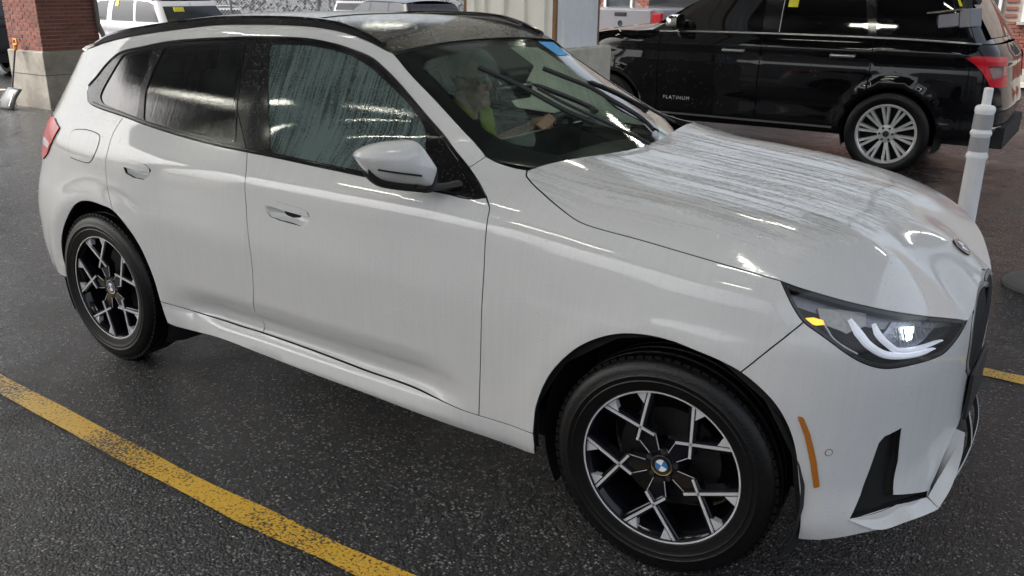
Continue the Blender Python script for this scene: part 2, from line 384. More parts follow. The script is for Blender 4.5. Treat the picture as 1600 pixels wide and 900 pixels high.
def lens_mat():
    m, nt, p = nodes_mat('clear_lens'); L = nt.links.new; out = nt.nodes['Material Output']; nt.nodes.remove(p)
    tr = N(nt, 'BsdfTransparent'); tr.inputs[0].default_value = (.93, .94, .95, 1); gl = N(nt, 'BsdfGlossy'); gl.inputs['Roughness'].default_value = .04
    tc = N(nt, 'TexCoord'); v = N(nt, 'TexVoronoi', Scale=130.); L(tc.outputs['Object'], v.inputs['Vector'])
    hm = N(nt, 'MapRange'); hm.inputs[2].default_value = .3; hm.inputs[3].default_value = 1; hm.inputs[4].default_value = 0; L(v.outputs['Distance'], hm.inputs[0])
    b = N(nt, 'Bump', Strength=.5, Distance=.002); L(hm.outputs[0], b.inputs['Height']); L(b.outputs[0], gl.inputs['Normal'])
    fr = N(nt, 'Fresnel', IOR=1.5); two_sided(nt, fr, 1.5); mx = N(nt, 'MixShader'); L(fr.outputs[0], mx.inputs[0]); L(tr.outputs[0], mx.inputs[1]); L(gl.outputs[0], mx.inputs[2]); L(mx.outputs[0], out.inputs[0]); return m
M_lens = lens_mat()
M_blue = simple('roundel_blue', (.03, .16, .42), .25, coat=.5)
M_white = simple('roundel_white', (.75, .76, .78), .25, coat=.5)
M_sticker = simple('blue_sticker', (.05, .33, .68), .5, noise=.35, nscale=120)
M_yellow = simple('yellow_tag', (.75, .68, .03), .5, noise=.1, nscale=60)
M_int = simple('cabin_charcoal', (.035, .035, .036), .6, bump=.3, bscale=200)
M_int2 = simple('dash_charcoal', (.035, .036, .036), .42, bump=.3, bscale=260)
M_headl = simple('headliner', (.36, .36, .34), .9)
def asphalt():
    m, nt, p = nodes_mat('wet_asphalt'); L = nt.links.new
    tc = N(nt, 'TexCoord'); 
    v = N(nt, 'TexVoronoi', Scale=105.); L(tc.outputs['Object'], v.inputs['Vector'])
    n1 = N(nt, 'TexNoise', Scale=170., Detail=3., Roughness=.7); L(tc.outputs['Object'], n1.inputs['Vector'])
    n2 = N(nt, 'TexNoise', Scale=.55, Detail=6., Roughness=.6); L(tc.outputs['Object'], n2.inputs['Vector'])
    n3 = N(nt, 'TexNoise', Scale=6., Detail=5.); L(tc.outputs['Object'], n3.inputs['Vector'])
    sc = N(nt, 'SeparateColor'); L(v.outputs['Color'], sc.inputs[0])
    mr = N(nt, 'ValToRGB'); e = mr.color_ramp.elements; e[0].position = .0; e[0].color = (.010, .010, .011, 1); e[1].position = .80; e[1].color = (.072, .071, .070, 1)
    y_ = e.new(.5); y_.color = (.016, .016, .017, 1)
    x = e.new(.95); x.color = (.30, .295, .28, 1); L(sc.outputs[0], mr.inputs[0])
    ed = N(nt, 'MapRange'); ed.inputs[1].default_value = .25; ed.inputs[2].default_value = .6; ed.inputs[3].default_value = 1; ed.inputs[4].default_value = .15; L(v.outputs['Distance'], ed.inputs[0])
    big = N(nt, 'MapRange'); big.inputs[1].default_value = .3; big.inputs[2].default_value = .7; big.inputs[3].default_value = .5; big.inputs[4].default_value = 1.3; L(n2.outputs[0], big.inputs[0])
    k = N(nt, 'Math', operation='MULTIPLY'); L(ed.outputs[0], k.inputs[0]); L(big.outputs[0], k.inputs[1])
    mu = N(nt, 'Mix', data_type='RGBA', blend_type='MULTIPLY'); mu.inputs[0].default_value = 1; L(mr.outputs[0], mu.inputs[6]); L(k.outputs[0], mu.inputs[7])
    L(mu.outputs[2], p.inputs['Base Color'])
    ro = N(nt, 'MapRange'); ro.inputs[1].default_value = .35; ro.inputs[2].default_value = .65; ro.inputs[3].default_value = .09; ro.inputs[4].default_value = .34
    sm_ = N(nt, 'Math', operation='ADD'); L(n2.outputs[0], sm_.inputs[0]); h = N(nt, 'Math', operation='MULTIPLY_ADD'); h.inputs[1].default_value = .4; h.inputs[2].default_value = -.2; L(n3.outputs[0], h.inputs[0]); L(h.outputs[0], sm_.inputs[1])
    L(sm_.outputs[0], ro.inputs[0]); L(ro.outputs[0], p.inputs['Roughness'])
    p.inputs['Specular IOR Level'].default_value = .5
    hd = N(nt, 'Math', operation='MULTIPLY_ADD'); hd.inputs[1].default_value = -1.; L(v.outputs['Distance'], hd.inputs[0]); L(n1.outputs[0], hd.inputs[2])
    b = N(nt, 'Bump', Strength=1., Distance=.008); L(hd.outputs[0], b.inputs['Height']); L(b.outputs[0], p.inputs['Normal'])
    return m
M_asph = asphalt()
def linepaint():
    m, nt, p = nodes_mat('worn_yellow_paint'); L = nt.links.new; out = nt.nodes['Material Output']
    tc = N(nt, 'TexCoord'); v = N(nt, 'TexVoronoi', Scale=95.); L(tc.outputs['Object'], v.inputs['Vector'])
    n1 = N(nt, 'TexNoise', Scale=130., Detail=3., Roughness=.7); L(tc.outputs['Object'], n1.inputs['Vector'])
    n2 = N(nt, 'TexNoise', Scale=2.5, Detail=4.); L(tc.outputs['Object'], n2.inputs['Vector'])
    a = N(nt, 'Math', operation='MULTIPLY_ADD'); a.inputs[1].default_value = .6; a.inputs[2].default_value = -.3; L(n2.outputs[0], a.inputs[0])
    s = N(nt, 'Math', operation='ADD'); L(a.outputs[0], s.inputs[0]); L(n1.outputs[0], s.inputs[1])
    vd = N(nt, 'Math', operation='MULTIPLY_ADD'); vd.inputs[1].default_value = .45; L(v.outputs['Distance'], vd.inputs[0]); L(s.outputs[0], vd.inputs[2])
    cr = N(nt, 'MapRange'); cr.inputs[1].default_value = .74; cr.inputs[2].default_value = .82; L(vd.outputs[0], cr.inputs[0])
    mx = N(nt, 'Mix', data_type='RGBA'); mx.inputs[6].default_value = (.66, .39, .035, 1); mx.inputs[7].default_value = (.03, .028, .024, 1)
    L(cr.outputs[0], mx.inputs[0]); L(mx.outputs[2], p.inputs['Base Color']); p.inputs['Roughness'].default_value = .4
    b = N(nt, 'Bump', Strength=.6, Distance=.005); iv = N(nt, 'Math', operation='SUBTRACT'); iv.inputs[0].default_value = 1; L(vd.outputs[0], iv.inputs[1]); L(iv.outputs[0], b.inputs['Height']); L(b.outputs[0], p.inputs['Normal'])
    return m
M_line = linepaint()
def concrete(name, c0, c1):
    m, nt, p = nodes_mat(name); L = nt.links.new; tc = N(nt, 'TexCoord')
    n1 = N(nt, 'TexNoise', Scale=3., Detail=8., Roughness=.65); n2 = N(nt, 'TexNoise', Scale=60., Detail=4.)
    L(tc.outputs['Object'], n1.inputs['Vector']); L(tc.outputs['Object'], n2.inputs['Vector'])
    a = N(nt, 'Math', operation='MULTIPLY_ADD'); a.inputs[1].default_value = .3; L(n2.outputs[0], a.inputs[0]); L(n1.outputs[0], a.inputs[2])
    cr = N(nt, 'ValToRGB'); e = cr.color_ramp.elements; e[0].position = .5; e[0].color = (*c0, 1); e[1].position = .8; e[1].color = (*c1, 1)
    L(a.outputs[0], cr.inputs[0]); L(cr.outputs[0], p.inputs['Base Color']); p.inputs['Roughness'].default_value = .85
    b = N(nt, 'Bump', Strength=.4, Distance=.01); L(a.outputs[0], b.inputs['Height']); L(b.outputs[0], p.inputs['Normal']); return m
M_conc = concrete('concrete', (.42, .395, .34), (.62, .59, .52))
M_conc3 = concrete('plinth_concrete', (.20, .185, .155), (.36, .335, .29))
M_conc2 = concrete('pale_concrete', (.28, .265, .24), (.42, .40, .37))
M_mortar = concrete('mortar', (.26, .22, .20), (.36, .32, .29))
def brickmat():
    m, nt, p = nodes_mat('red_brick'); L = nt.links.new; tc = N(nt, 'TexCoord'); oi = N(nt, 'ObjectInfo')
    n1 = N(nt, 'TexNoise', Scale=25., Detail=5.); L(tc.outputs['Object'], n1.inputs['Vector'])
    n4 = N(nt, 'TexNoise', Scale=5.5, Detail=1.); L(tc.outputs['Object'], n4.inputs['Vector'])
    a0 = N(nt, 'Math', operation='MULTIPLY_ADD'); a0.inputs[1].default_value = .55; L(oi.outputs['Random'], a0.inputs[0])
    a1 = N(nt, 'Math', operation='MULTIPLY_ADD'); a1.inputs[1].default_value = .5; a1.inputs[2].default_value = -.1; L(n1.outputs[0], a1.inputs[0]); L(a1.outputs[0], a0.inputs[2])
    a2 = N(nt, 'Math', operation='MULTIPLY_ADD'); a2.inputs[1].default_value = .5; L(n4.outputs[0], a2.inputs[0]); a2.inputs[2].default_value = -.1
    a3 = N(nt, 'Math', operation='ADD'); L(a0.outputs[0], a3.inputs[0]); L(a2.outputs[0], a3.inputs[1])
    cr = N(nt, 'ValToRGB'); e = cr.color_ramp.elements; e[0].position = .1; e[0].color = (.10, .034, .027, 1); e[1].position = .9; e[1].color = (.23, .085, .062, 1)
    L(a3.outputs[0], cr.inputs[0]); L(cr.outputs[0], p.inputs['Base Color']); p.inputs['Roughness'].default_value = .85
    b = N(nt, 'Bump', Strength=.4, Distance=.004); L(n1.outputs[0], b.inputs['Height']); L(b.outputs[0], p.inputs['Normal']); return m
M_brick = brickmat()
M_siding = simple('painted_metal_siding', (.78, .76, .70), .45, noise=.10, nscale=6, coat=.1)
M_sidewht = simple('white_metal_siding', (.80, .82, .86), .4, noise=.06, nscale=6)
M_rust = simple('rusty_corner_trim', (.22, .11, .05), .7, noise=.4, nscale=30)
M_ceil = simple('canopy_soffit', (.22, .22, .215), .6, noise=.08, nscale=2)
M_beam = simple('painted_steel', (.16, .155, .15), .5, noise=.2, nscale=4)
M_tube = simple('lit_tube', (.9, .9, .8), .3, emis=(1., .99, .88), estr=16.)
M_fix = simple('lamp_housing', (.6, .6, .58), .4)
M_winglass = simple('office_window', (.05, .06, .065), .1, coat=.5)
M_paleb = simple('pale_cladding', (.42, .42, .40), .6, noise=.08, nscale=2)

# ------------------------------------------------------------------ body surface of the white SUV
def pchip(xk,yk):
    xk=np.asarray(xk,float);yk=np.asarray(yk,float);h=np.diff(xk);d=np.diff(yk)/h
    m=np.zeros_like(yk)
    for i in range(1,len(xk)-1):
        if d[i-1]*d[i]>0:
            w1=2*h[i]+h[i-1];w2=h[i]+2*h[i-1];m[i]=(w1+w2)/(w1/d[i-1]+w2/d[i])
    m[0]=d[0];m[-1]=d[-1]
    def f(x):
        x=np.clip(np.asarray(x,float),xk[0],xk[-1]);i=np.clip(np.searchsorted(xk,x)-1,0,len(h)-1)
        t=(x-xk[i])/h[i];a=yk[i];b=yk[i+1]
        return (1+2*t)*(1-t)**2*a+t*(1-t)**2*h[i]*m[i]+t*t*(3-2*t)*b+t*t*(t-1)*h[i]*m[i+1]
    return f
def cubic(xk,yk):   # natural-ish C2 cubic spline
    xk=np.asarray(xk,float);yk=np.asarray(yk,float);n=len(xk);h=np.diff(xk)
    A=np.eye(n);r=np.zeros(n)
    for i in range(1,n-1):
        A[i,i-1]=h[i-1];A[i,i]=2*(h[i-1]+h[i]);A[i,i+1]=h[i]
        r[i]=6*((yk[i+1]-yk[i])/h[i]-(yk[i]-yk[i-1])/h[i-1])
    M=np.linalg.solve(A,r)
    def f(x):
        x=np.clip(np.asarray(x,float),xk[0],xk[-1]);i=np.clip(np.searchsorted(xk,x)-1,0,n-2)
        a=(xk[i+1]-x);b=(x-xk[i]);H=h[i]
        return M[i]*a**3/(6*H)+M[i+1]*b**3/(6*H)+(yk[i]/H-M[i]*H/6)*a+(yk[i+1]/H-M[i+1]*H/6)*b
    return f
def sm(a,b,x):
    t=np.clip((x-a)/(b-a),0,1);return t*t*(3-2*t)
# ---- plan outline (x, half width) from rear centre to front centre
PLAN=np.array([(-3.80,0),(-3.795,.30),(-3.77,.53),(-3.695,.71),(-3.555,.83),(-3.34,.908),(-3.10,.938),(-2.865,.945),(-2.5,.946),(-2.0,.943),(-1.4,.942),(-.8,.944),(-.4,.948),(0,.950),(.2,.940),(.35,.904),(.465,.842),(.55,.752),(.61,.635),(.658,.47),(.695,.28),(.710,0)])
_d=np.r_[0,np.cumsum(np.hypot(*np.diff(PLAN,axis=0).T))]
_S=_d-_d[13]
SMIN,SMAX=_S[0],_S[-1]
_cx,_cw=cubic(_S,PLAN[:,0]),cubic(_S,PLAN[:,1])
_notch=pchip([.29,.335,.362,.375,.42,.47,.52],[0,-.014,-.052,-.062,-.048,-.012,0])
_side=pchip([.15,.20,.24,.29,.40,.47,.54,.65,.75,.85,.92,.97,1.0,1.05,1.09,1.14,1.2,1.3,1.4,1.47,1.53,1.57,1.60,1.64],
            [-.16,-.085,-.045,-.022,-.017,-.014,-.010,-.004,0,-.008,-.015,-.019,-.024,-.046,-.068,-.095,-.125,-.172,-.225,-.265,-.295,-.325,-.37,-.52])
_fend=pchip([.15,.20,.25,.3,.4,.55,.7,.8,.88,.94,.99,1.03,1.06,1.09,1.12,1.2],
            [-.16,-.085,-.045,-.022,-.014,-.004,0,-.004,-.012,-.022,-.036,-.054,-.076,-.108,-.16,-.36])
_front=pchip([.15,.20,.25,.30,.42,.55,.68,.78,.86,.92,.97,1.02,1.2],
             [.0,.035,.045,.04,.012,.008,.008,.0,-.02,-.055,-.10,-.17,-.5])
_rear=pchip([.15,.25,.35,.5,.62,.75,.85,.95,1.05,1.15,1.25,1.35,1.45,1.52,1.58,1.64],
            [-.14,-.06,-.02,0,0,-.018,-.048,-.075,-.105,-.165,-.225,-.285,-.34,-.37,-.42,-.57])
def P(s,z):
    s=np.asarray(s,float);z=np.asarray(z,float)
    e=1e-4
    x,w=_cx(s),_cw(s)
    tx,tw=(_cx(s+e)-_cx(s-e)),(_cw(s+e)-_cw(s-e));L=np.hypot(tx,tw)+1e-12
    nx,nw=-tw/L,tx/L     # outward normal (x,w)
    # fender / greenhouse blend
    bf=sm(-.95,-.35,s)
    zf=z+.075*np.clip((s+.55)/.9,0,1.4)     # fender top falls towards the nose
    o=_side(z)*(1-bf)+_fend(np.where(z<.8,z,np.minimum(zf,z+(z-.8)*1.2)))*bf
    o=o+_notch(z)*sm(-2.45,-2.0,s)*(1-sm(-1.0,-.7,s))
    bfr=sm(.25,.75,s)
    o=o*(1-bfr)+_front(z)*bfr
    br=sm(-2.75,-3.75,s)
    o=o*(1-br)+_rear(z)*br
    o=o-.13*sm(1.07,1.25,z)*sm(-1.9,-.95,s)*(1-sm(-.5,-.2,s))
    # arch flares
    for c,a in((0.,.012),(-2.865,.014)):
        r=np.hypot(x-c,(z-.362))
        o=o+a*np.exp(-((r-.44)/.07)**2)*(z>.2)
    return np.stack([x+nx*o,w+nw*o,z*np.ones_like(x)],-1)

TR = {
    'dlo_bot': [(-3.0613, 1.2495), (-3.0193, 1.2134), (-2.9438, 1.1973), (-2.6926, 1.1746), (-2.5369, 1.1561), (-2.278, 1.1332), (-2.0248, 1.1179), (-1.8458, 1.1132), (-1.7211, 1.1108), (-1.4433, 1.1018), (-1.2294, 1.0957), (-1.0045, 1.0893), (-0.8373, 1.0856), (-0.7732, 1.0815), (-0.7299, 1.0835), (-0.6929, 1.0916)],
    'dlo_top': [(-0.6929, 1.0916), (-0.7554, 1.1227), (-0.8338, 1.1572), (-0.9823, 1.2228), (-1.1005, 1.2938), (-1.1999, 1.3594), (-1.2713, 1.4063), (-1.3417, 1.4476), (-1.4087, 1.4821), (-1.4993, 1.5073), (-1.5913, 1.5261), (-1.717, 1.5393), (-1.8491, 1.5403), (-1.995, 1.5363), (-2.1463, 1.5281), (-2.386, 1.5113), (-2.5549, 1.4941), (-2.7276, 1.4654), (-2.8735, 1.4368), (-2.9526, 1.3856), (-3.01, 1.3263), (-3.0599, 1.2835), (-3.0613, 1.2495)],
    'roof_edge': [(-1.3225, 1.5001), (-1.3519, 1.5081), (-1.4272, 1.5349), (-1.5547, 1.5652), (-1.6848, 1.5799), (-1.8181, 1.5843), (-2.0349, 1.5813), (-2.262, 1.5719), (-2.4159, 1.5568), (-2.6651, 1.5273), (-2.8491, 1.5014), (-3.0545, 1.4675), (-3.17, 1.4451), (-3.3488, 1.4164)],
    'apillar': [(-1.3225, 1.5001), (-1.2292, 1.4349), (-1.0886, 1.3509), (-0.9475, 1.2676), (-0.8075, 1.1898)],
    'fender_rear': [(-0.8075, 1.1898), (-0.7502, 1.1753), (-0.6873, 1.1659), (-0.6437, 1.1623)],
    'ap_seam': [(-0.8075, 1.1898), (-0.8338, 1.1572)],
    'hood_cut': [(-0.6437, 1.1623), (-0.6237, 1.1483), (-0.5179, 1.1155), (-0.4164, 1.0851), (-0.3485, 1.065), (-0.2868, 1.0557), (-0.1352, 1.0432), (-0.0112, 1.031), (0.1092, 1.0189), (0.2091, 1.0077), (0.3076, 0.9938)],
    'hl_top': [(0.3076, 0.9938), (0.3669, 0.9801), (0.4275, 0.9678), (0.5133, 0.9493), (0.6027, 0.9294), (0.7506, 0.8927), (0.9559, 0.8382), (1.1241, 0.7905)],
    'hl_bot': [(0.3076, 0.9938), (0.3283, 0.9659), (0.3528, 0.9319), (0.3832, 0.8985), (0.4452, 0.8607), (0.5069, 0.8196), (0.5491, 0.7948), (0.6013, 0.774), (0.6473, 0.7641), (0.7399, 0.755), (0.9092, 0.7385), (0.9578, 0.7409), (1.0435, 0.7612), (1.1241, 0.7905)],
    'bump_seam': [(0.3832, 0.8985), (0.3034, 0.8234), (0.2319, 0.7464)],
    'arch_f': [(-0.438, 0.3468), (-0.4335, 0.3916), (-0.4244, 0.4517), (-0.3898, 0.5456), (-0.3471, 0.6177), (-0.2794, 0.6937), (-0.2148, 0.7407), (-0.1398, 0.7753), (-0.0602, 0.792), (0.0235, 0.794), (0.0994, 0.7829), (0.1722, 0.768), (0.2319, 0.7464), (0.2914, 0.7063), (0.3355, 0.6615), (0.3714, 0.6017), (0.3965, 0.532), (0.4148, 0.4401), (0.4283, 0.3632), (0.4388, 0.2386)],
    'bump_bot': [(0.4388, 0.2386), (0.4986, 0.2444), (0.557, 0.2559), (0.6075, 0.2652), (0.6629, 0.2674)],
    'door_f_front': [(-0.6929, 1.0916), (-0.6643, 1.0663), (-0.657, 1.0372), (-0.6508, 0.9994), (-0.6437, 0.8344), (-0.6523, 0.6088), (-0.6717, 0.3388)],
    'sill_top': [(-2.4242, 0.3905), (-2.2027, 0.3665), (-2.0112, 0.3583), (-1.8305, 0.3587), (-1.5233, 0.3552), (-1.2541, 0.3495), (-1.2033, 0.3487), (-1.0423, 0.3478), (-0.9106, 0.3439), (-0.7511, 0.3367), (-0.6718, 0.3376), (-0.438, 0.3468)],
    'sill_bot': [(-2.3994, 0.2898), (-2.3465, 0.2801), (-2.0714, 0.2933), (-1.7699, 0.2831), (-1.4954, 0.2702), (-1.2395, 0.2632), (-1.0044, 0.2522), (-0.8267, 0.2469), (-0.6562, 0.2491), (-0.4925, 0.2488), (-0.4435, 0.2581)],
    'door_split': [(-1.8458, 1.1132), (-1.8135, 1.0362), (-1.8022, 0.9577), (-1.7934, 0.8453), (-1.7788, 0.7182), (-1.7949, 0.5512), (-1.817, 0.4696), (-1.8305, 0.3587)],
    'door_r_rear': [(-2.6926, 1.1746), (-2.7292, 1.0968), (-2.7247, 1.0254), (-2.7309, 0.9526), (-2.7188, 0.8633), (-2.6671, 0.7718)],
    'arch_r': [(-3.2177, 0.3328), (-3.2162, 0.347), (-3.2239, 0.438), (-3.1948, 0.5434), (-3.1171, 0.6445), (-3.0104, 0.7374), (-2.9299, 0.7773), (-2.846, 0.7896), (-2.7531, 0.7856), (-2.6671, 0.7718), (-2.579, 0.7151), (-2.514, 0.6459), (-2.4762, 0.581), (-2.4445, 0.4965), (-2.4242, 0.3905), (-2.3994, 0.2898)],
    'bump_r_bot': [(-3.2177, 0.3328), (-3.2802, 0.3657)],
    'tail': [(-3.5581, 1.0877), (-3.3598, 1.0873), (-3.2449, 1.0675), (-3.2714, 1.01), (-3.3498, 0.9439), (-3.4109, 0.9055)],
    'fuel': [(-3.0353, 0.9644), (-3.0665, 1.0129), (-3.0771, 1.0738), (-2.9832, 1.0943), (-2.903, 1.095), (-2.8316, 1.0872), (-2.8133, 1.0755), (-2.808, 1.0303), (-2.8231, 0.994), (-2.8591, 0.963), (-2.9274, 0.9586)],
    'q_glass': [(-2.8453, 1.4218), (-2.6302, 1.4616), (-2.6222, 1.3663), (-2.6246, 1.2865), (-2.5958, 1.18), (-2.8853, 1.2159), (-2.9233, 1.2406), (-2.9184, 1.2714)],
    'r_glass': [(-2.5553, 1.4675), (-2.3756, 1.4883), (-2.2145, 1.5028), (-2.0481, 1.5047), (-2.0037, 1.3578), (-1.9648, 1.2394), (-1.9282, 1.1417), (-2.039, 1.1456), (-2.2893, 1.1548), (-2.5461, 1.1736), (-2.577, 1.2554), (-2.5867, 1.2944), (-2.5788, 1.3793)],
    'f_glass': [(-1.9062, 1.5107), (-1.706, 1.515), (-1.5824, 1.502), (-1.4916, 1.4835), (-1.3949, 1.4453), (-1.291, 1.3876), (-1.188, 1.3272), (-1.1065, 1.263), (-1.0588, 1.1968), (-0.9873, 1.1441), (-0.9277, 1.1016), (-1.0167, 1.103), (-1.2594, 1.1084), (-1.4543, 1.1154), (-1.7231, 1.1265), (-1.792, 1.2531)],
    'r_handle': [(-2.6086, 0.9865), (-2.5958, 1.0016), (-2.5653, 1.0103), (-2.4421, 1.0037), (-2.4124, 0.9954), (-2.4028, 0.9724), (-2.4973, 0.9693), (-2.5991, 0.9749)],
    'r_pocket': [(-2.6089, 0.992), (-2.5653, 1.0103), (-2.4358, 1.0034), (-2.3983, 0.9837), (-2.4175, 0.9516), (-2.4549, 0.9359), (-2.528, 0.9351), (-2.5824, 0.9479)],
    'f_handle': [(-1.6855, 0.9364), (-1.6741, 0.9504), (-1.6524, 0.9608), (-1.499, 0.9509), (-1.4652, 0.9462), (-1.442, 0.9257), (-1.4859, 0.9239), (-1.5965, 0.9295)],
    'f_pocket': [(-1.6892, 0.9334), (-1.6668, 0.9576), (-1.499, 0.9509), (-1.4519, 0.9386), (-1.4453, 0.9132), (-1.4618, 0.8915), (-1.4923, 0.8819), (-1.6107, 0.8857), (-1.6608, 0.8929), (-1.6824, 0.912)],
    'marker': [(0.3887, 0.6403), (0.4055, 0.6392), (0.4294, 0.5885), (0.453, 0.5161), (0.4747, 0.4245), (0.4581, 0.4179), (0.44, 0.4956), (0.4151, 0.5802)],
    'intake': [(0.5675, 0.3173), (0.601, 0.3853), (0.6258, 0.4663), (0.6436, 0.5384), (0.662, 0.5554), (0.7352, 0.5643), (0.7432, 0.4533), (0.7222, 0.3578), (0.9071, 0.3051), (0.9038, 0.2854), (0.7326, 0.325)],
    'grille': [(1.4362, 0.4669), (1.2908, 0.5651), (1.1642, 0.697), (1.1617, 0.7812), (1.2222, 0.8415), (1.3361, 0.8569)],
    'lowdark': [(0.9116, 0.3021), (1.0527, 0.3666), (1.253, 0.4142), (1.4362, 0.4472)],
    'drl1': [(0.5315, 0.9077), (0.5597, 0.8674), (0.5878, 0.8356), (0.655, 0.7971), (0.7877, 0.7705), (0.8976, 0.7611)],
    'drl2': [(0.6148, 0.8905), (0.6248, 0.8611), (0.6567, 0.8298), (0.6996, 0.8031), (0.7865, 0.7876), (0.9491, 0.7727)],
    'amber': [(0.3878, 0.9083), (0.4167, 0.9109), (0.4447, 0.9051), (0.4484, 0.8942), (0.4228, 0.8921), (0.3974, 0.8976)],
    'proj': [(0.7657, 0.8406)],
    'sensor': [(0.4868, 0.5308)],
    'crease_lo': [(-0.7511, 0.3367), (-0.8593, 0.3645), (-1.0054, 0.3788), (-1.2244, 0.3938), (-1.523, 0.4157), (-1.817, 0.4696), (-2.1282, 0.4733)],
}
MIRPTS = [(-1.0078, -1.115, 1.2261), (-1.0004, -1.1074, 1.24), (-0.9771, -1.0816, 1.2572), (-0.9434, -1.0436, 1.2677), (-0.9096, -1.0056, 1.2713), (-0.8878, -0.9812, 1.2713), (-0.8717, -0.963, 1.2562), (-0.8558, -0.9448, 1.2224), (-0.8424, -0.9296, 1.1904), (-0.8384, -0.925, 1.1776), (-0.8434, -0.9296, 1.1483), (-0.8541, -0.9402, 1.1212), (-0.8869, -0.9752, 1.1251), (-0.9357, -1.0284, 1.1363), (-0.9694, -1.0664, 1.151), (-0.9919, -1.0937, 1.1837)]
MIRSLIT = [(-0.9698, -1.1319, 1.2062), (-0.943, -1.1, 1.1922), (-0.9099, -1.062, 1.1819), (-0.8775, -1.0255, 1.1738), (-0.8513, -0.9966, 1.1672)]
LIP_V = [(0.5421, -0.8, 0.3156), (0.5848, -0.74, 0.3217), (0.6389, -0.65, 0.3221), (0.6701, -0.56, 0.3018), (0.6982, -0.5, 0.291), (0.5432, -0.805, 0.3166), (0.6138, -0.74, 0.2774), (0.6706, -0.64, 0.2724), (0.7059, -0.56, 0.2644), (0.7344, -0.5, 0.2653)]
BLADE_V = [(0.734, -0.5, 0.2674), (0.7501, -0.43, 0.3086), (0.7553, -0.34, 0.3698), (0.7448, -0.24, 0.4118), (0.6994, -0.5, 0.2947), (0.7137, -0.43, 0.3338), (0.7279, -0.34, 0.3698), (0.7395, -0.24, 0.4102)]

# ------------------------------------------------------------------ the setting
def sheet(name, x0, x1, y0, y1, z, mat, n=1):
    V = []; F = []
    for i in range(n + 1):
        for j in range(n + 1): V.append((x0 + (x1 - x0) * i / n, y0 + (y1 - y0) * j / n, z))
    for i in range(n):
        for j in range(n): F.append((i * (n + 1) + j, (i + 1) * (n + 1) + j, (i + 1) * (n + 1) + j + 1, i * (n + 1) + j + 1))
    return mesh(name, V, F, mat)
tag(sheet('ground', -300, 300, -300, 300, 0, M_asph), kind='structure')
def marking(yc, x0, x1, bow):
    V = []; F = []; n = 60
    for i in range(n + 1):
        x = x0 + (x1 - x0) * i / n; o = bow(x); wj = .052 + .0035 * math.sin(x * 9.1) + .003 * math.sin(x * 23.)
        V += [(x, yc + o - wj, .004), (x, yc + o + wj, .004)]
    for i in range(n): F.append((2 * i, 2 * i + 2, 2 * i + 3, 2 * i + 1))
    return tag(mesh('lane_marking', V, F, M_line), kind='structure')
marking(-1.425, -9., 3.5, lambda x: -.030 * math.exp(-((x + 1.4) / .9)**2) + .02 * max(0, -2.2 - x) * .9)
marking(1.385, -2.2, 3.5, lambda x: 0.)

# canopy over the lanes
can = empty('canopy', (-2, 1, 5.3), label='flat steel canopy roof with beams over the inspection lanes', cat='canopy')
def inparent(o, par): o.parent = par; o.matrix_parent_inverse = Matrix.Translation(par.location).inverted(); return o
inparent(MB().box((-4.6, 2.25, 5.56), (15.6, 20.5, .12)).build('soffit', M_ceil, None), can)
for k in range(9): inparent(MB().box((-12.0 + 1.85 * k, 2.25, 5.37), (.16, 20.3, .26)).build('beam', M_beam, None), can)
for yy in (-7.6, -1.2, 4.2, 9.2): inparent(MB().box((-4.6, yy, 5.30), (15.4, .22, .40)).build('girder', M_beam, None), can)
for x, y in ((-11.9, -7.6), (2.9, -7.6), (2.9, 4.2)):
    o = MB().box((x, y, 2.55), (.30, .30, 5.1)).build('steel_column', M_beam, None, bevel=.01); tag(o, 'square dark steel column carrying the canopy roof', 'column', 'steel canopy columns')
lx = 0
for y, xs_ in ((-5.2, (-9.6, -6.4, -3.2, 0.)), (-2.4, (-9.6, -6.4, -3.2, 0.)), (8.2, (-8.8, -5.2, -1.6, 2.0)), (2.2, (-9.6, -6.4, -3.2, 0.))):  # last row is added to brighten the columns under the canopy
    for x in xs_:
        L_ = empty('strip_light', (x, y, 5.05), 0, 'twin tube strip light hanging under the canopy roof', 'light', 'strip lights under the canopy')
        o = MB().box((0, 0, .03), (1.25, .16, .05)).build('lamp_housing', M_fix, L_)
        for s_ in (-.04, .04): MB().tube([(-.59, s_, -.02), (.59, s_, -.02)], .016, 8).build('lamp_tube', M_tube, L_, smooth=60)

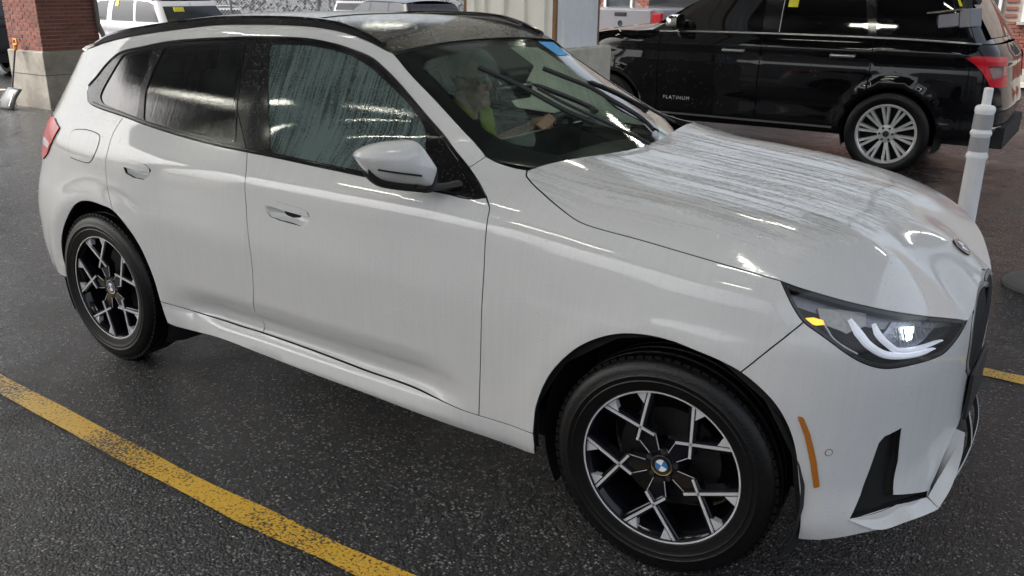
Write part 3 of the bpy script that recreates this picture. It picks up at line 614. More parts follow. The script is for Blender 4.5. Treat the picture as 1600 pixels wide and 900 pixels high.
# brick laying on an axis aligned face
BRICK = {}
def brick_mesh(L, H, D):
    k = (round(L, 4), round(H, 4), round(D, 4))
    if k not in BRICK:
        me = bpy.data.meshes.new('brick'); b = .0022
        mb = MB().box((0, 0, 0), (L, D, H)); me.from_pydata(mb.V, [], mb.F)
        bm = bmesh.new(); bm.from_mesh(me); bmesh.ops.recalc_face_normals(bm, faces=bm.faces); bm.to_mesh(me); bm.free(); me.materials.append(M_brick); me.update(); BRICK[k] = me
    return BRICK[k]
def brick_face(par, a, b, z0, z1, nrm, L, H, J=.010, D=.05, ploc=(0, 0, 0)):
    """bricks between plan points a and b, running bond; face towards nrm"""
    a, b = Vector(a), Vector(b); d = (b - a); Lt = d.length; d.normalize(); rz = math.atan2(d.y, d.x); z = z0; row = 0; n = 0
    while z + H <= z1 + .001:
        u = -(L / 2 + J) if row % 2 else 0.
        while u < Lt - .01:
            u0, u1 = max(u, 0), min(u + L, Lt)
            if u1 - u0 > .03:
                o = bpy.data.objects.new('brick', brick_mesh(u1 - u0, H, D)); c = a + d * ((u0 + u1) / 2)
                pr_ = random.uniform(-.0025, .0025)
                o.location = (c.x + nrm[0] * (pr_ - D / 2 + .004) - ploc[0], c.y + nrm[1] * (pr_ - D / 2 + .004) - ploc[1], z + H / 2 - ploc[2]); o.rotation_euler = (0, 0, rz); link(o, par); n += 1
            u += L + J
        z += H + J; row += 1
    return n
bc = empty('brick_column', (-12.0, 4.12, 0), label='square red brick column on a tall concrete plinth with a grey conduit', cat='column'); PL = (-12.0, 4.12, 0)
def rel(o, par): o.parent = par; o.matrix_parent_inverse = Matrix.Translation(par.location).inverted(); return o
rel(MB().box((-12.0, 4.12, .39), (.93, .93, .82)).build('plinth', M_conc3, None, bevel=.018), bc)
rel(MB().box((-12.0, 4.12, .475), (.936, .936, .006)).build('plinth_joint', M_black, None), bc)
rel(MB().box((-12.0, 4.12, 2.95), (.86, .86, 4.32)).build('mortar_core', M_mortar, None), bc)
BL, BH = .150, .0425
nb = brick_face(bc, (-12.434, 3.686), (-11.566, 3.686), .806, 1.85, (0, -1), BL, BH, ploc=PL)
nb += brick_face(bc, (-11.566, 3.686), (-11.566, 4.554), .806, 1.85, (1, 0), BL, BH, ploc=PL)
up = MB()
for face, (a, b, nr) in enumerate((((-12.434, 3.686), (-11.566, 3.686), (0, -1)), ((-11.566, 3.686), (-11.566, 4.554), (1, 0)))):
    z = 1.853; row = 0
    while z < 5.0:
        for k in range(-1, 7):
            u0 = max(0, k * .16 + (.08 if row % 2 else 0)); u1 = min(.868, k * .16 + .15 + (.08 if row % 2 else 0))
            if u1 - u0 < .03: continue
            c = ((a[0] + (u0 + u1) / 2) if face == 0 else a[0] - .02, a[1] + .02 if face == 0 else a[1] + (u0 + u1) / 2, z + BH / 2)
            up.box(c, (u1 - u0, .05, BH) if face == 0 else (.05, u1 - u0, BH))
        z += BH + .01; row += 1
o = rel(up.build('upper_bricks', M_brick, None), bc); tag(o, kind='stuff')
rel(MB().tube([(-11.52, 4.53, 5.0), (-11.52, 4.53, 1.15), (-11.50, 4.58, .98), (-11.47, 4.66, .80), (-11.47, 4.68, .1)], .035, 10).build('conduit', M_beam, None, smooth=60), bc)

# ribbed metal clad column on a concrete block
sc_ = empty('clad_column', (-3.83, 4.25, 0), label='column clad in pale ribbed metal sheet on a concrete block', cat='column')
rel(MB().box((-3.82, 4.28, .60), (1.15, .98, 1.21)).build('concrete_block', M_conc, None, bevel=.025, seg=3), sc_)
def ribbed(name, a, b, z0, z1, nr, mat, ribs):
    a, b = Vector(a), Vector(b); d = b - a; Lt = d.length; d.normalize(); pts = [(0, 0)]
    for r_ in ribs: pts += [(r_ - .035, 0), (r_ - .018, .028), (r_ + .018, .028), (r_ + .035, 0)]
    pts.append((Lt, 0)); V = []; F = []
    for u, h in pts:
        p = a + d * u; V += [(p.x + nr[0] * h, p.y + nr[1] * h, z0), (p.x + nr[0] * h, p.y + nr[1] * h, z1)]
    for i in range(len(pts) - 1): F.append((2 * i, 2 * i + 2, 2 * i + 3, 2 * i + 1))
    return rel(MB().add(V, F).build(name, mat, None, fix=False), sc_)
ribbed('siding_sheet', (-4.33, 3.85), (-3.36, 3.85), 1.2, 5.1, (0, -1), M_siding, (.10, .22, .44, .66, .88))
ribbed('siding_sheet', (-3.33, 3.88), (-3.33, 4.62), 1.2, 5.1, (1, 0), M_sidewht, (.10, .36, .58))
ribbed('siding_sheet', (-3.36, 4.64), (-4.33, 4.64), 1.2, 5.1, (0, 1), M_siding, (.2, .5, .8)); ribbed('siding_sheet', (-4.34, 4.62), (-4.34, 3.87), 1.2, 5.1, (-1, 0), M_siding, (.2, .5))
for x, y in ((-3.345, 3.865), (-4.335, 3.865), (-3.345, 4.635), (-4.335, 4.635)): rel(MB().box((x, y, 3.16), (.034, .034, 3.9)).build('corner_trim', M_rust, None), sc_)

# brick office building behind the lanes
ob = empty('brick_building', (-5, 18, 0), label='long red brick building with white framed windows behind the black SUV', cat='building')
rel(MB().box((-1.25, 20.03, 2.6), (19.5, 4.9, 5.2)).build('wall', M_mortar, None), ob)
rel(MB().box((-1.25, 17.52, .12), (19.6, .12, .30)).build('foundation', M_conc2, None, bevel=.01), ob)
wins = [(-1.98, -1.36, 1.20, 2.3), (-.98, -.40, 1.17, 2.3), (.6, 1.4, 1.17, 2.3), (-10.3, -9.5, 1.2, 2.3), (-6.9, -6.1, 1.2, 2.3)]
bk = MB(); row = 0; z = .275
while z < 5.1:
    sold = 1.0 < z < 1.10
    u = -18. - (.11 if row % 2 else 0)
    while u < 8:
        if -10.95 < u < 1.9:
            x0, x1 = u, u + .21
            if not any(a - .10 < (x0 + x1) / 2 < b + .10 and c - .02 < z + .03 < d + .05 for a, b, c, d in wins) and z < 2.6:
                bk.box(((x0 + x1) / 2, 17.575 + random.uniform(-.002, .002), z + .029), (.205, .05, .058))
        u += .22
    z += .070; row += 1
o = rel(bk.build('bricks', M_brick, None), ob); tag(o, kind='stuff')
for a, b, c, d in wins:
    w_ = rel(MB().box(((a + b) / 2, 17.58, (c + d) / 2), (b - a - .12, .02, d - c - .1)).build('window', M_winglass, None), ob)
    f_ = MB()
    for bx_ in (((a + .03), .06, 0), ((b - .03), .06, 0)): f_.box((bx_[0], 17.55, (c + d) / 2), (.06, .07, d - c))
    f_.box(((a + b) / 2, 17.55, c + .03), (b - a - .12, .07, .06)).box(((a + b) / 2, 17.55, d - .03), (b - a - .12, .07, .06))
    fo = f_.build('window_frame', M_fix, None); fo.parent = w_
    si = MB().box(((a + b) / 2, 17.51, c - .03), (b - a + .12, .12, .05)).build('window_sill', M_conc2, None); si.parent = w_
tag(sheet('pavement', -19, 9, 16.2, 17.46, .03, M_conc2), kind='structure')

# pale building across the yard behind the photographer, seen in reflections
pb = empty('pale_building', (-2, -15, 0), label='long pale metal clad building across the yard, behind the photographer', cat='building')
rel(MB().box((-2, -16.0, 2.6), (34, 2, 5.2)).build('wall', M_paleb, None), pb)
for k in range(7): rel(MB().box((-15 + 4.4 * k, -14.97, 1.5), (2.4, .06, 3.0)).build('roller_door', M_fix, None), pb)

# ------------------------------------------------------------------ white SUV, the main subject
def PF(uv): return P(uv[:, 0], uv[:, 1])
C = {k: crom(v) for k, v in TR.items()}
def rev(L): return L[::-1]
suv = empty('white_suv', (0, 0, 0), label='large wet white SUV with black roof and black alloy wheels in the marked lane', cat='car')
FR = SMAX - .002     # front centre
RR = SMIN + .002
def cut(L, a, b): return L[a:b]
# --- polygons in (s, z)
_arf = C['arch_f']; _k = min(range(len(_arf)), key=lambda i: abs(_arf[i][0] - TR['bump_seam'][-1][0]) + abs(_arf[i][1] - TR['bump_seam'][-1][1]))
arch_f_rear, arch_f_front = _arf[:_k + 1], _arf[_k:]
_arr = C['arch_r']; _k2 = min(range(len(_arr)), key=lambda i: abs(_arr[i][0] - TR['door_r_rear'][-1][0]) + abs(_arr[i][1] - TR['door_r_rear'][-1][1]))
arch_r_back, arch_r_front = _arr[:_k2 + 1], _arr[_k2:]
_sb = C['sill_top']; _kb = min(range(len(_sb)), key=lambda i: abs(_sb[i][0] - TR['door_f_front'][-1][0]))
_ks = min(range(len(_sb)), key=lambda i: abs(_sb[i][0] - TR['door_split'][-1][0]))
_kra = min(range(len(arch_r_front)), key=lambda i: abs(arch_r_front[i][1] - _sb[0][1]))
_db = C['dlo_bot']; _kd1 = min(range(len(_db)), key=lambda i: abs(_db[i][0] - TR['door_r_rear'][0][0])); _kd2 = min(range(len(_db)), key=lambda i: abs(_db[i][0] - TR['door_split'][0][0]))
_hb = C['hl_bot']; _kh = min(range(len(_hb)), key=lambda i: abs(_hb[i][0] - TR['bump_seam'][0][0]) + abs(_hb[i][1] - TR['bump_seam'][0][1]))
_dt = C['dlo_top']; _ka = min(range(len(_dt)), key=lambda i: abs(_dt[i][0] - TR['ap_seam'][1][0]) + abs(_dt[i][1] - TR['ap_seam'][1][1]))
fender = C['fender_rear'] + C['hood_cut'][1:] + _hb[1:_kh + 1] + C['bump_seam'][1:] + rev(arch_f_rear)[1:] + rev(_sb[_kb:])[1:] + rev(C['door_f_front'])[1:] + _dt[1:_ka + 1]
rear_top = [(-3.50, 1.40), (-3.62, 1.385), (-3.9, 1.40), (RR, 1.40)]
side_frame = rev(C['apillar']) + C['roof_edge'][1:] + rear_top[1:] + [(RR, .36), (-3.9, .33), (-3.55, .36), (-3.35, .345)] + arch_r_back[1:] + rev(C['door_r_rear'])[1:] + rev(_db[:_kd1 + 1])[1:] + rev(_dt[_ka:])[1:]
front_door = _db[_kd2:] + C['door_f_front'][1:] + rev(_sb[_ks:_kb + 1])[1:] + rev(C['door_split'])[1:-1]
rear_door = _db[_kd1:_kd2 + 1] + C['door_split'][1:] + rev(_sb[:_ks + 1])[1:] + rev(arch_r_front[:_kra])[:] + rev(C['door_r_rear'])[1:-1]
rocker = _sb + [(-.435, .30), TR['sill_bot'][-1]] + rev(C['sill_bot'])[1:] + rev(arch_r_front[_kra:])[1:-1]
bumper = arch_f_front + C['bump_bot'][1:] + [(.80, .262), (.91, .245), (1.05, .25), (FR, .25), (FR, .885), (1.30, .868), (1.22, .845), (1.165, .815)] + rev(C['hl_bot'])[1:len(_hb) - _kh] + C['bump_seam'][1:-1]
lowdark = [(.915, .262), (.925, .315), (1.05, .372), (1.20, .412), (1.30, .47), (FR - .004, .515), (FR - .004, .262)]
intake = TR['intake']
kid = crom([(1.428, .835), (1.33, .853), (1.24, .845), (1.175, .79), (1.155, .70), (1.175, .62), (1.25, .565), (1.36, .55), (1.428, .55)], 5)
headl = C['hl_top'] + rev(C['hl_bot'])[1:-1]
dlo = _db + _dt[1:-1]
GL = {k: crom(TR[k] + [TR[k][0]], 4)[:-1] if False else TR[k] for k in ('q_glass', 'r_glass', 'f_glass')}
def rnd(poly, r=.018):
    """round every corner of a polygon a little"""
    p = [np.array(q, float) for q in poly]; out = []
    for i in range(len(p)):
        a, b, c = p[i - 1], p[i], p[(i + 1) % len(p)]; d1, d2 = np.linalg.norm(a - b), np.linalg.norm(c - b); t = min(r, d1 * .4, d2 * .4)
        s0 = b + (a - b) / d1 * t; s1 = b + (c - b) / d2 * t
        for u in (0, .33, .67, 1): out.append(tuple((1 - u)**2 * s0 + 2 * u * (1 - u) * b + u * u * s1))
    return out
GL = {k: rnd(v) for k, v in GL.items()}
HANDLES = {}
for sd, sname in ((-1, 'near'), (1, 'far')):
    K = dict(parent=suv, side=sd)
    pf = panel('front_fender', PF, fender, M_paint, **K)
    panel('body_side_frame', PF, side_frame, M_paint2, flange=.012, **K)
    fd = panel('front_door', PF, front_door, M_paint, holes=[TR['f_pocket']], hgap=0, **K)
    rd = panel('rear_door', PF, rear_door, M_paint, holes=[TR['r_pocket']], hgap=0, **K)
    panel('rocker_panel', PF, rocker, M_paint, **K)
    bp = panel('front_bumper', PF, bumper, M_paint, holes=[lowdark, intake, kid], hgap=0, **K)
    # dark shell behind the gaps, keeps the light out
    shell = rev(C['sill_bot'])[0:1] + [(-.43, .45), (-.33, .62), (-.15, .75), (0, .79), (.15, .77), (.3, .66), (.39, .5), (.43, .27), (.8, .27), (FR, .27), (FR, .82), (1.1, .78), (.75, .85), (.4, .93), (.28, .96), (-.1, 1.0), (-.4, 1.03), (-.7, 1.06), (-1.2, 1.08), (-1.9, 1.09), (-2.6, 1.13), (-3.1, 1.17), (-3.2, 1.4), (RR, 1.38), (RR, .38), (-3.5, .38), (-3.25, .36), (-3.25, .45), (-3.18, .58), (-3.03, .74), (-2.86, .80), (-2.68, .79), (-2.55, .70), (-2.46, .55), (-2.42, .3)]
    panel('inner_shell', PF, shell, M_black, off=-.03, flange=0, sp=.06, bsp=.05, gap=0, **K)
    # handle pockets and pull bars
    for dr, pk, hd in ((fd, 'f_pocket', 'f_handle'), (rd, 'r_pocket', 'r_handle')):
        poly = np.array(TR[pk]); c0 = poly.mean(0)
        def PK(uv, c0=c0):
            r = np.hypot((uv[:, 0] - c0[0]) / .11, (uv[:, 1] - c0[1]) / .045); q = P(uv[:, 0], uv[:, 1])
            q[:, 1] -= .030 * np.clip(1.15 - r * r, 0, 1); return q
        hp = panel('handle_pocket', PK, TR[pk], M_paint, gap=-.001, off=-.001, flange=0, sp=.010, bsp=.01, **K); 
        hh = panel('door_handle', PF, rnd(TR[hd], .01), M_paint, off=.004, flange=.016, gap=.001, sp=.012, bsp=.008, **K)
        hp.parent = dr; hh.parent = dr
    # window surround and panes
    trm = panel('window_surround', PF, dlo, M_gloss, holes=list(GL.values()), gap=.001, off=.001, flange=.012, sp=.03, bsp=.015, **K)
    for k, mt in (('q_glass', M_rglass), ('r_glass', M_rglass), ('f_glass', M_fglass if sd < 0 else M_farwin)):
        panel({'q_glass': 'quarter_window', 'r_glass': 'rear_door_window', 'f_glass': 'front_door_window'}[k], PF, GL[k], mt, gap=-.002, off=-.004, flange=0, sp=.04, **K)
    # split lines of the black pillar, belt chrome lip
    def strip(name, pts, wd, off, mat, par=suv, thick=.003):
        q = resample(pts, .03, False); a3 = PF(q); n3 = surf_normal(PF, q); tgt = np.gradient(a3, axis=0); b3 = np.cross(n3, tgt); b3 /= np.linalg.norm(b3, axis=1)[:, None]
        V = []; F = []
        for i in range(len(q)):
            for du, dn in ((-1, 0), (-.6, 1), (.6, 1), (1, 0)):
                V.append(a3[i] + b3[i] * du * wd / 2 + n3[i] * (off + dn * thick))
        for i in range(len(q) - 1):
            for j in range(3): F.append((i * 4 + j, i * 4 + j + 1, i * 4 + 5 + j, i * 4 + 4 + j))
        V = np.array(V); V[:, 1] *= sd
        m_ = MB().add(V, F); return m_.build(name, mat, par, smooth=50)
    sp0 = TR['door_split'][0]
    strip('pillar_seam', [sp0, (TR['r_glass'][3][0] + .045, 1.30), (TR['r_glass'][3][0] + .055, TR['r_glass'][3][1] + .012)], .004, .0015, M_black, thick=.001)
    strip('belt_moulding', [(a, b + .008) for a, b in _db[_kd1 - 8:-4]], .014, .002, M_gloss, thick=.004)
    strip('upper_window_moulding', [(a, b - .006) for a, b in _dt[_ka + 2:-6]], .010, .002, M_gloss, thick=.004)
    strip('pillar_flange', [(TR['r_glass'][3][0] + .002, TR['r_glass'][3][1]), TR['r_glass'][4], TR['r_glass'][5], TR['r_glass'][6]], .005, .001, M_gloss, thick=.003)
    # fuel flap (only on the right flank), side marker, parking sensor ring
    if sd < 0:
        fp = crom(TR['fuel'] + [TR['fuel'][0]], 4)[:-1]
        panel('fuel_flap_gap', PF, fp, M_black, off=.0006, flange=0, gap=-.0015, sp=.03, **K)
        panel('fuel_flap', PF, fp, M_paint, off=.002, flange=.002, gap=.0025, sp=.03, bsp=.012, **K)
    panel('side_marker', PF, rnd(TR['marker'], .006), M_amber, off=.003, flange=.004, gap=.001, sp=.012, bsp=.01, **K)
    sc_ = TR['sensor'][0]; cir = [(sc_[0] + .011 * math.cos(a * .393), sc_[1] + .011 * math.sin(a * .393)) for a in range(16)]
    panel('parking_sensor_gap', PF, cir, M_black, off=.0008, flange=0, gap=0, sp=.01, bsp=.005, **K)
    panel('parking_sensor', PF, cir, M_paint, off=.0014, flange=.001, gap=.002, sp=.01, bsp=.005, **K)
    # tail lamp
    tl = [(-3.22, 1.075), (-3.36, 1.105), (-3.60, 1.10), (-3.80, 1.06), (-3.80, .98), (-3.60, .915), (-3.42, .905), (-3.34, .94), (-3.265, 1.01)]
    tlo = panel('tail_lamp', PF, tl, M_redlamp, off=.007, flange=.012, gap=0, sp=.02, bsp=.015, **K)
    ts = panel('lamp_strip', PF, [(-3.30, .995), (-3.42, 1.005), (-3.7, .995), (-3.7, .97), (-3.42, .975), (-3.315, .972)], M_redlamp2, off=.009, flange=.004, gap=0, sp=.02, bsp=.015, **K); ts.parent = tlo
    # head lamp: bowl, light guides, projector, indicator, lens
    hl = panel('headlamp', PF, headl, M_hlback, off=-.035, flange=0, gap=0, sp=.02, **K)
    rim = panel('lamp_bezel', PF, headl, M_dark, holes=[[tuple(q) for q in inset(resample(headl, .02), .010)]], off=-.004, flange=.045, gap=.0015, hgap=0, sp=.02, bsp=.012, **K); rim.parent = hl
    def tubeon(name, pts, r, off, mat):
        q = resample(crom(pts, 6), .012, False); a3 = PF(q) + surf_normal(PF, q) * off; a3[:, 1] *= sd
        o = MB().tube([tuple(v) for v in a3], r, 10).build(name, mat, hl, smooth=60); return o
    def band(pts, w0, w1, off, mat):
        q = resample(crom(pts, 6), .010, False); a3 = PF(q) + surf_normal(PF, q) * off; n3 = surf_normal(PF, q); tg2 = np.gradient(a3, axis=0); b3 = np.cross(n3, tg2); b3 /= np.linalg.norm(b3, axis=1)[:, None]; V = []; F = []; m_ = len(q)
        for i in range(m_):
            t = i / (m_ - 1); wd = (w0 + (w1 - w0) * t) * (.35 + .65 * min(1, min(t / .12, (1 - t) / .12)))
            for du, dn in ((-1, -.006), (-.75, .002), (.1, .004), (.75, .0), (1, -.008)): V.append(a3[i] + b3[i] * du * wd / 2 + n3[i] * dn)
        for i in range(m_ - 1):
            for j in range(4): F.append((i * 5 + j, i * 5 + j + 1, i * 5 + 6 + j, i * 5 + 5 + j))
        V = np.array(V); V[:, 1] *= sd; return MB().add(V, F).build('light_guide', mat, hl, smooth=35)
    band(TR['drl1'], .026, .014, -.014, M_drl); band(TR['drl2'], .020, .011, -.014, M_drl)
    tubeon('lamp_divider', [(TR['drl1'][0][0] - .09, TR['drl1'][0][1] - .005), (TR['drl1'][0][0] - .05, TR['drl1'][0][1] - .055), (TR['drl1'][1][0] - .01, TR['drl1'][1][1] - .055)], .004, -.022, M_satin)
    am = panel('indicator', PF, TR['amber'], M_amberlit if sd < 0 else M_amber, off=-.018, flange=.006, gap=0, sp=.012, bsp=.01, **K); am.parent = hl
    g1 = TR['drl1'][0]; gb = panel('lamp_reflector', PF, [(g1[0] - .10, g1[1] + .030), (g1[0] - .01, g1[1] + .025), (g1[0] + .075, g1[1] + .012), (g1[0] + .06, g1[1] - .02), (g1[0] - .01, g1[1] - .035), (g1[0] - .09, g1[1] - .01)], M_hlbeige, off=-.026, flange=.004, gap=0, sp=.02, **K); gb.parent = hl
    pj = TR['proj'][0]
    rp_ = panel('lamp_reflector', PF, [(pj[0] - .115, pj[1] + .012), (pj[0] - .06, pj[1] + .045), (pj[0] + .12, pj[1] + .010), (pj[0] + .20, pj[1] - .015), (pj[0] + .10, pj[1] - .045), (pj[0] - .03, pj[1] - .062), (pj[0] - .08, pj[1] - .045)], M_hlpanel, off=-.030, flange=.004, gap=0, sp=.015, bsp=.012, **K); rp_.parent = hl
    for i_ in range(7):
        u_ = pj[0] - .05 + .028 * i_; q_ = np.array([(u_, pj[1] + .022 - .006 * i_), (u_ + .006, pj[1] - .040 + .003 * i_)]); a3 = PF(q_) + surf_normal(PF, q_) * -.024; a3[:, 1] *= sd
        MB().tube([tuple(v) for v in a3], .0022, 5).build('reflector_rib', M_satin, hl)
    c3 = PF(np.array([pj])) + surf_normal(PF, np.array([pj])) * -.022; n3 = surf_normal(PF, np.array([pj]))[0].copy(); c3 = c3[0]; c3[1] *= sd; n3[1] *= sd
    dr_ = Vector((.80, .6 * sd, -.05)).normalized()
    for dz, rr_ in ((.004, .013),):
        for ox, oz, hw, hh_ in ((-.010, .008, .010, .009), (.012, .004, .009, .010), (-.004, -.014, .013, .007)):
            q_ = np.array([(pj[0] + ox, pj[1] + oz)]); a3 = (PF(q_) + surf_normal(PF, q_) * -.022)[0]; nn_ = surf_normal(PF, q_)[0]; a3[1] *= sd; nn_[1] *= sd
            MB().box(a3, (.006, hw * 2, hh_ * 2), Vector((nn_[0], nn_[1], 0)).to_track_quat('X', 'Z').to_matrix()).build('low_beam_lens', M_drlhot, hl, bevel=.002)
    ln = panel('lamp_lens', PF, headl, M_lens, off=.001, flange=0, gap=.001, sp=.02, **K); ln.parent = hl
    # intake and lower grille, recessed
    panel('corner_air_intake', PF, intake, M_dark, off=-.045, flange=0, gap=-.004, sp=.02, **K)
    iw = MB()
    q = resample(intake, .02); a3 = PF(q); n3 = surf_normal(PF, q); b3 = a3 - n3 * .046; a3 = a3 - n3 * .001; n_ = len(q); V = np.concatenate([a3, b3]); V[:, 1] *= sd
    iw.add(V, [(i, (i + 1) % n_, n_ + (i + 1) % n_, n_ + i) for i in range(n_)]).build('intake_wall', M_dark, suv)
    panel('lower_grille', PF, lowdark, M_dark, off=-.03, flange=0, gap=-.004, sp=.03, **K)
    kg = panel('kidney_grille', PF, kid, M_dark, off=-.02, flange=0, gap=-.002, sp=.03, **K)
    kr = panel('grille_surround', PF, kid, M_satin, holes=[[tuple(q) for q in inset(resample(kid, .02), .014)]], off=.004, flange=.03, gap=-.002, hgap=0, sp=.02, bsp=.012, **K); kr.parent = kg
    for i in range(9):
        s_ = 1.18 + .028 * i
        t_ = max(v for u, v in kid if abs(u - s_) < .05) - .02; b_ = min(v for u, v in kid if abs(u - s_) < .05) + .02
        q = np.array([(s_, b_ + (t_ - b_) * j / 6) for j in range(7)]); a3 = PF(q) + surf_normal(PF, q) * -.002; a3[:, 1] *= sd
        MB().tube([tuple(v) for v in a3], .006, 6).build('grille_bar', M_dark, kg, smooth=60)

# --- hood: thin plate spline through the traced cut line, the centre line and the crown
def tps_fit(pts, z, lam=1e-6):
    n = len(pts); d = np.linalg.norm(pts[:, None] - pts[None], axis=2); K_ = np.where(d > 0, d * d * np.log(d + 1e-12), 0) + lam * np.eye(n)
    Pm = np.c_[np.ones(n), pts]; A = np.zeros((n + 3, n + 3)); A[:n, :n] = K_; A[:n, n:] = Pm; A[n:, :n] = Pm.T
    w_ = np.linalg.solve(A, np.r_[z, 0, 0, 0])
    def f(q):
        out = np.zeros(len(q))
        for s0 in range(0, len(q), 4000):
            qq = q[s0:s0 + 4000]; d_ = np.linalg.norm(qq[:, None] - pts[None], axis=2)
            out[s0:s0 + 4000] = np.where(d_ > 0, d_ * d_ * np.log(d_ + 1e-12), 0) @ w_[:n] + w_[n] + qq @ w_[n + 1:]
        return out
    return f
edge = [PF(np.array([p]))[0] for p in C['hood_cut'][::2] + C['hl_top'][::2] + [TR['hl_top'][-1]]]
edge = edge[2:]
nose = [PF(np.array([p]))[0] for p in [(1.175, .812), (1.24, .850), (1.33, .868), (FR, .885)]]
nose = [n_ + np.array([.006, 0, 0]) for n_ in nose]
ctrl = []
for e in edge + nose[:-1]: ctrl += [(e[0], e[1], e[2]), (e[0], -e[1], e[2])]
ctrl.append(tuple(nose[-1]))
for x, z in ((-.568, 1.150), (-.3, 1.122), (0, 1.092), (.25, 1.055), (.45, 1.012), (.60, .955)): ctrl.append((x, 0, z))
for x, y, z in ((-.62, .64, 1.160), (-.25, .72, 1.100), (0, .72, 1.077), (.2, .70, 1.045), (-.3, .42, 1.124), (0, .42, 1.096), (.25, .40, 1.056), (.46, .40, .998)): ctrl += [(x, y, z), (x, -y, z)]
ctrl = np.array(ctrl); HZ = tps_fit(ctrl[:, :2], ctrl[:, 2], 4e-4)
def PH(uv): return np.stack([uv[:, 0], uv[:, 1], HZ(uv)], 1)
hedge = [(e[0], e[1]) for e in [PF(np.array([p]))[0] for p in C['hood_cut'] + C['hl_top'][1:]]] + [(n_[0], n_[1]) for n_ in nose]
rear_e = [(-.641, .692), (-.630, .60), (-.607, .45), (-.583, .28), (-.570, .12), (-.568, 0)]
rear_e = crom(rear_e, 3)
outer = [(x, -y) for x, y in rev(rear_e)][0:-1] + [(x, -y) for x, y in hedge] + [(x, y) for x, y in rev(hedge)[1:]] + rear_e[1:-1]
hood = panel('hood', PH, outer, M_hood, suv, gap=.002, off=.0005, flange=.016, sp=.028, bsp=.016, side=1, flip=True)
# roundel on the nose
def roundel(name, c, nrm, upv, r, parent):
    n_ = Vector(nrm).normalized(); a = (Vector(upv) - n_ * Vector(upv).dot(n_)).normalized(); b = n_.cross(a); c = Vector(c)
    def pt(rad, an, h): return c + a * (rad * math.cos(an)) + b * (rad * math.sin(an)) + n_ * h
    m0 = MB(); k = 28
    V = [pt(r, 2 * math.pi * i / k, 0) for i in range(k)] + [pt(r, 2 * math.pi * i / k, .005) for i in range(k)]
    m0.add(V, [tuple(range(k, 2 * k))] + [(i, (i + 1) % k, k + (i + 1) % k, k + i) for i in range(k)])
    o = m0.build(name, M_gloss2, parent)
    for ri, ro, mt, hh in ((r * .93, r, M_chrome, .0056), (r * .60, r * .64, M_chrome, .0056)):
        m1 = MB(); V = [pt(ri, 2 * math.pi * i / k, hh) for i in range(k)] + [pt(ro, 2 * math.pi * i / k, hh) for i in range(k)]
        m1.add(V, [(i, (i + 1) % k, k + (i + 1) % k, k + i) for i in range(k)]).build('roundel_ring', mt, o, fix=False)
    for q in range(4):
        m1 = MB(); V = [pt(0, 0, .0062)] + [pt(r * .6, math.pi / 2 * q + math.pi / 2 * i / 7, .0062) for i in range(8)]
        m1.add(V, [(0, i, i + 1) for i in range(1, 8)]).build('roundel_quadrant', M_white if q % 2 else M_blue, o, fix=False)
    return o
M_gloss2 = simple('gloss_black_enamel', (.01, .01, .012), .12, coat=.6)
bq = np.array([[.612, 0.]]); bz = PH(bq)[0]; bn = -surf_normal(PH, bq)[0]
roundel('roundel', bz + bn * .001, bn, (1, 0, .3), .036, suv)

# --- windscreen patch (eta across, v from roof to cowl)
_ap = [P(*p) for p in C['apillar']]; _ap = [np.array(a) for a in _ap] + [np.array((-.72, .715, 1.135)), np.array((-.60, .72, 1.06))]
_av = np.linspace(0, 1, len(_ap)); _ax, _aw, _az = (cubic(_av, [a[i] for a in _ap]) for i in range(3))
_cxx = cubic([0, .25, .5, .75, 1.], [-1.335, -1.115, -.885, -.655, -.43]); _czz = cubic([0, .25, .5, .75, 1.], [1.528, 1.430, 1.312, 1.185, 1.055])
def PW(uv):
    e, v = uv[:, 0], uv[:, 1]; g = 1 - np.abs(e)**2.2
    return np.stack([_ax(v) + (_cxx(v) - _ax(v)) * g, _aw(v) * e * .985, _az(v) + (_czz(v) - _az(v)) * g - .004], 1)
def sqp(e, v0, v1):
    return [(-e, v0), (e, v0), (e, v1), (-e, v1)]
WS = dict(parent=suv, side=1, flip=False)
panel('windscreen', PW, sqp(1., .0, .93), M_wind, gap=0, flange=0, sp=.05, bsp=.04, **WS)
def PW2(uv): return PW(uv) 
# black printed border of the windscreen (inside face), clear opening traced
clear = crom([(-.89, .185), (-.80, .115), (-.50, .088), (0, .072), (.50, .088), (.80, .115), (.89, .185), (.895, .45), (.88, .68), (.80, .79), (.50, .835), (0, .845), (-.50, .835), (-.80, .79), (-.88, .68), (-.895, .45), (-.89, .185)], 5)[:-1]
panel('screen_border', PW, sqp(.999, .0, .93), M_gloss2, holes=[clear], gap=0, hgap=0, off=-.005, flange=0, sp=.05, bsp=.03, **WS)
panel('cowl_cover', PW, sqp(.97, .84, .99), M_dark, gap=0, off=-.03, flange=0, sp=.05, bsp=.04, **WS)
M_rain = glass('rain_film', (1., 1., 1.), .30, (.40, .50, .43), (120, 120, 60), 1.02, .1)
panel('rain_film', PW, crom([(-.885, .19), (-.80, .125), (-.50, .098), (-.16, .085), (-.20, .16), (-.36, .30), (-.46, .44), (-.57, .60), (-.72, .78), (-.84, .77), (-.875, .65), (-.888, .45)] , 3), M_rain, gap=0, off=.0025, flange=0, sp=.05, bsp=.03, **WS)
def onW(p, off):
    q = np.array([p], float); return Vector((PW(q) + surf_normal(PW, q) * off)[0])
def wpath(pts, off): return [onW(p, off) for p in resample(crom(pts, 4), .03, False)]
w1 = empty('x'); bpy.data.objects.remove(w1)
wa = MB().tube(wpath([(-.30, .445), (-.23, .55), (-.12, .655), (-.027, .746), (.069, .85)], .034), .008, 8, flat=.8).build('wiper', M_dark, suv, smooth=50)
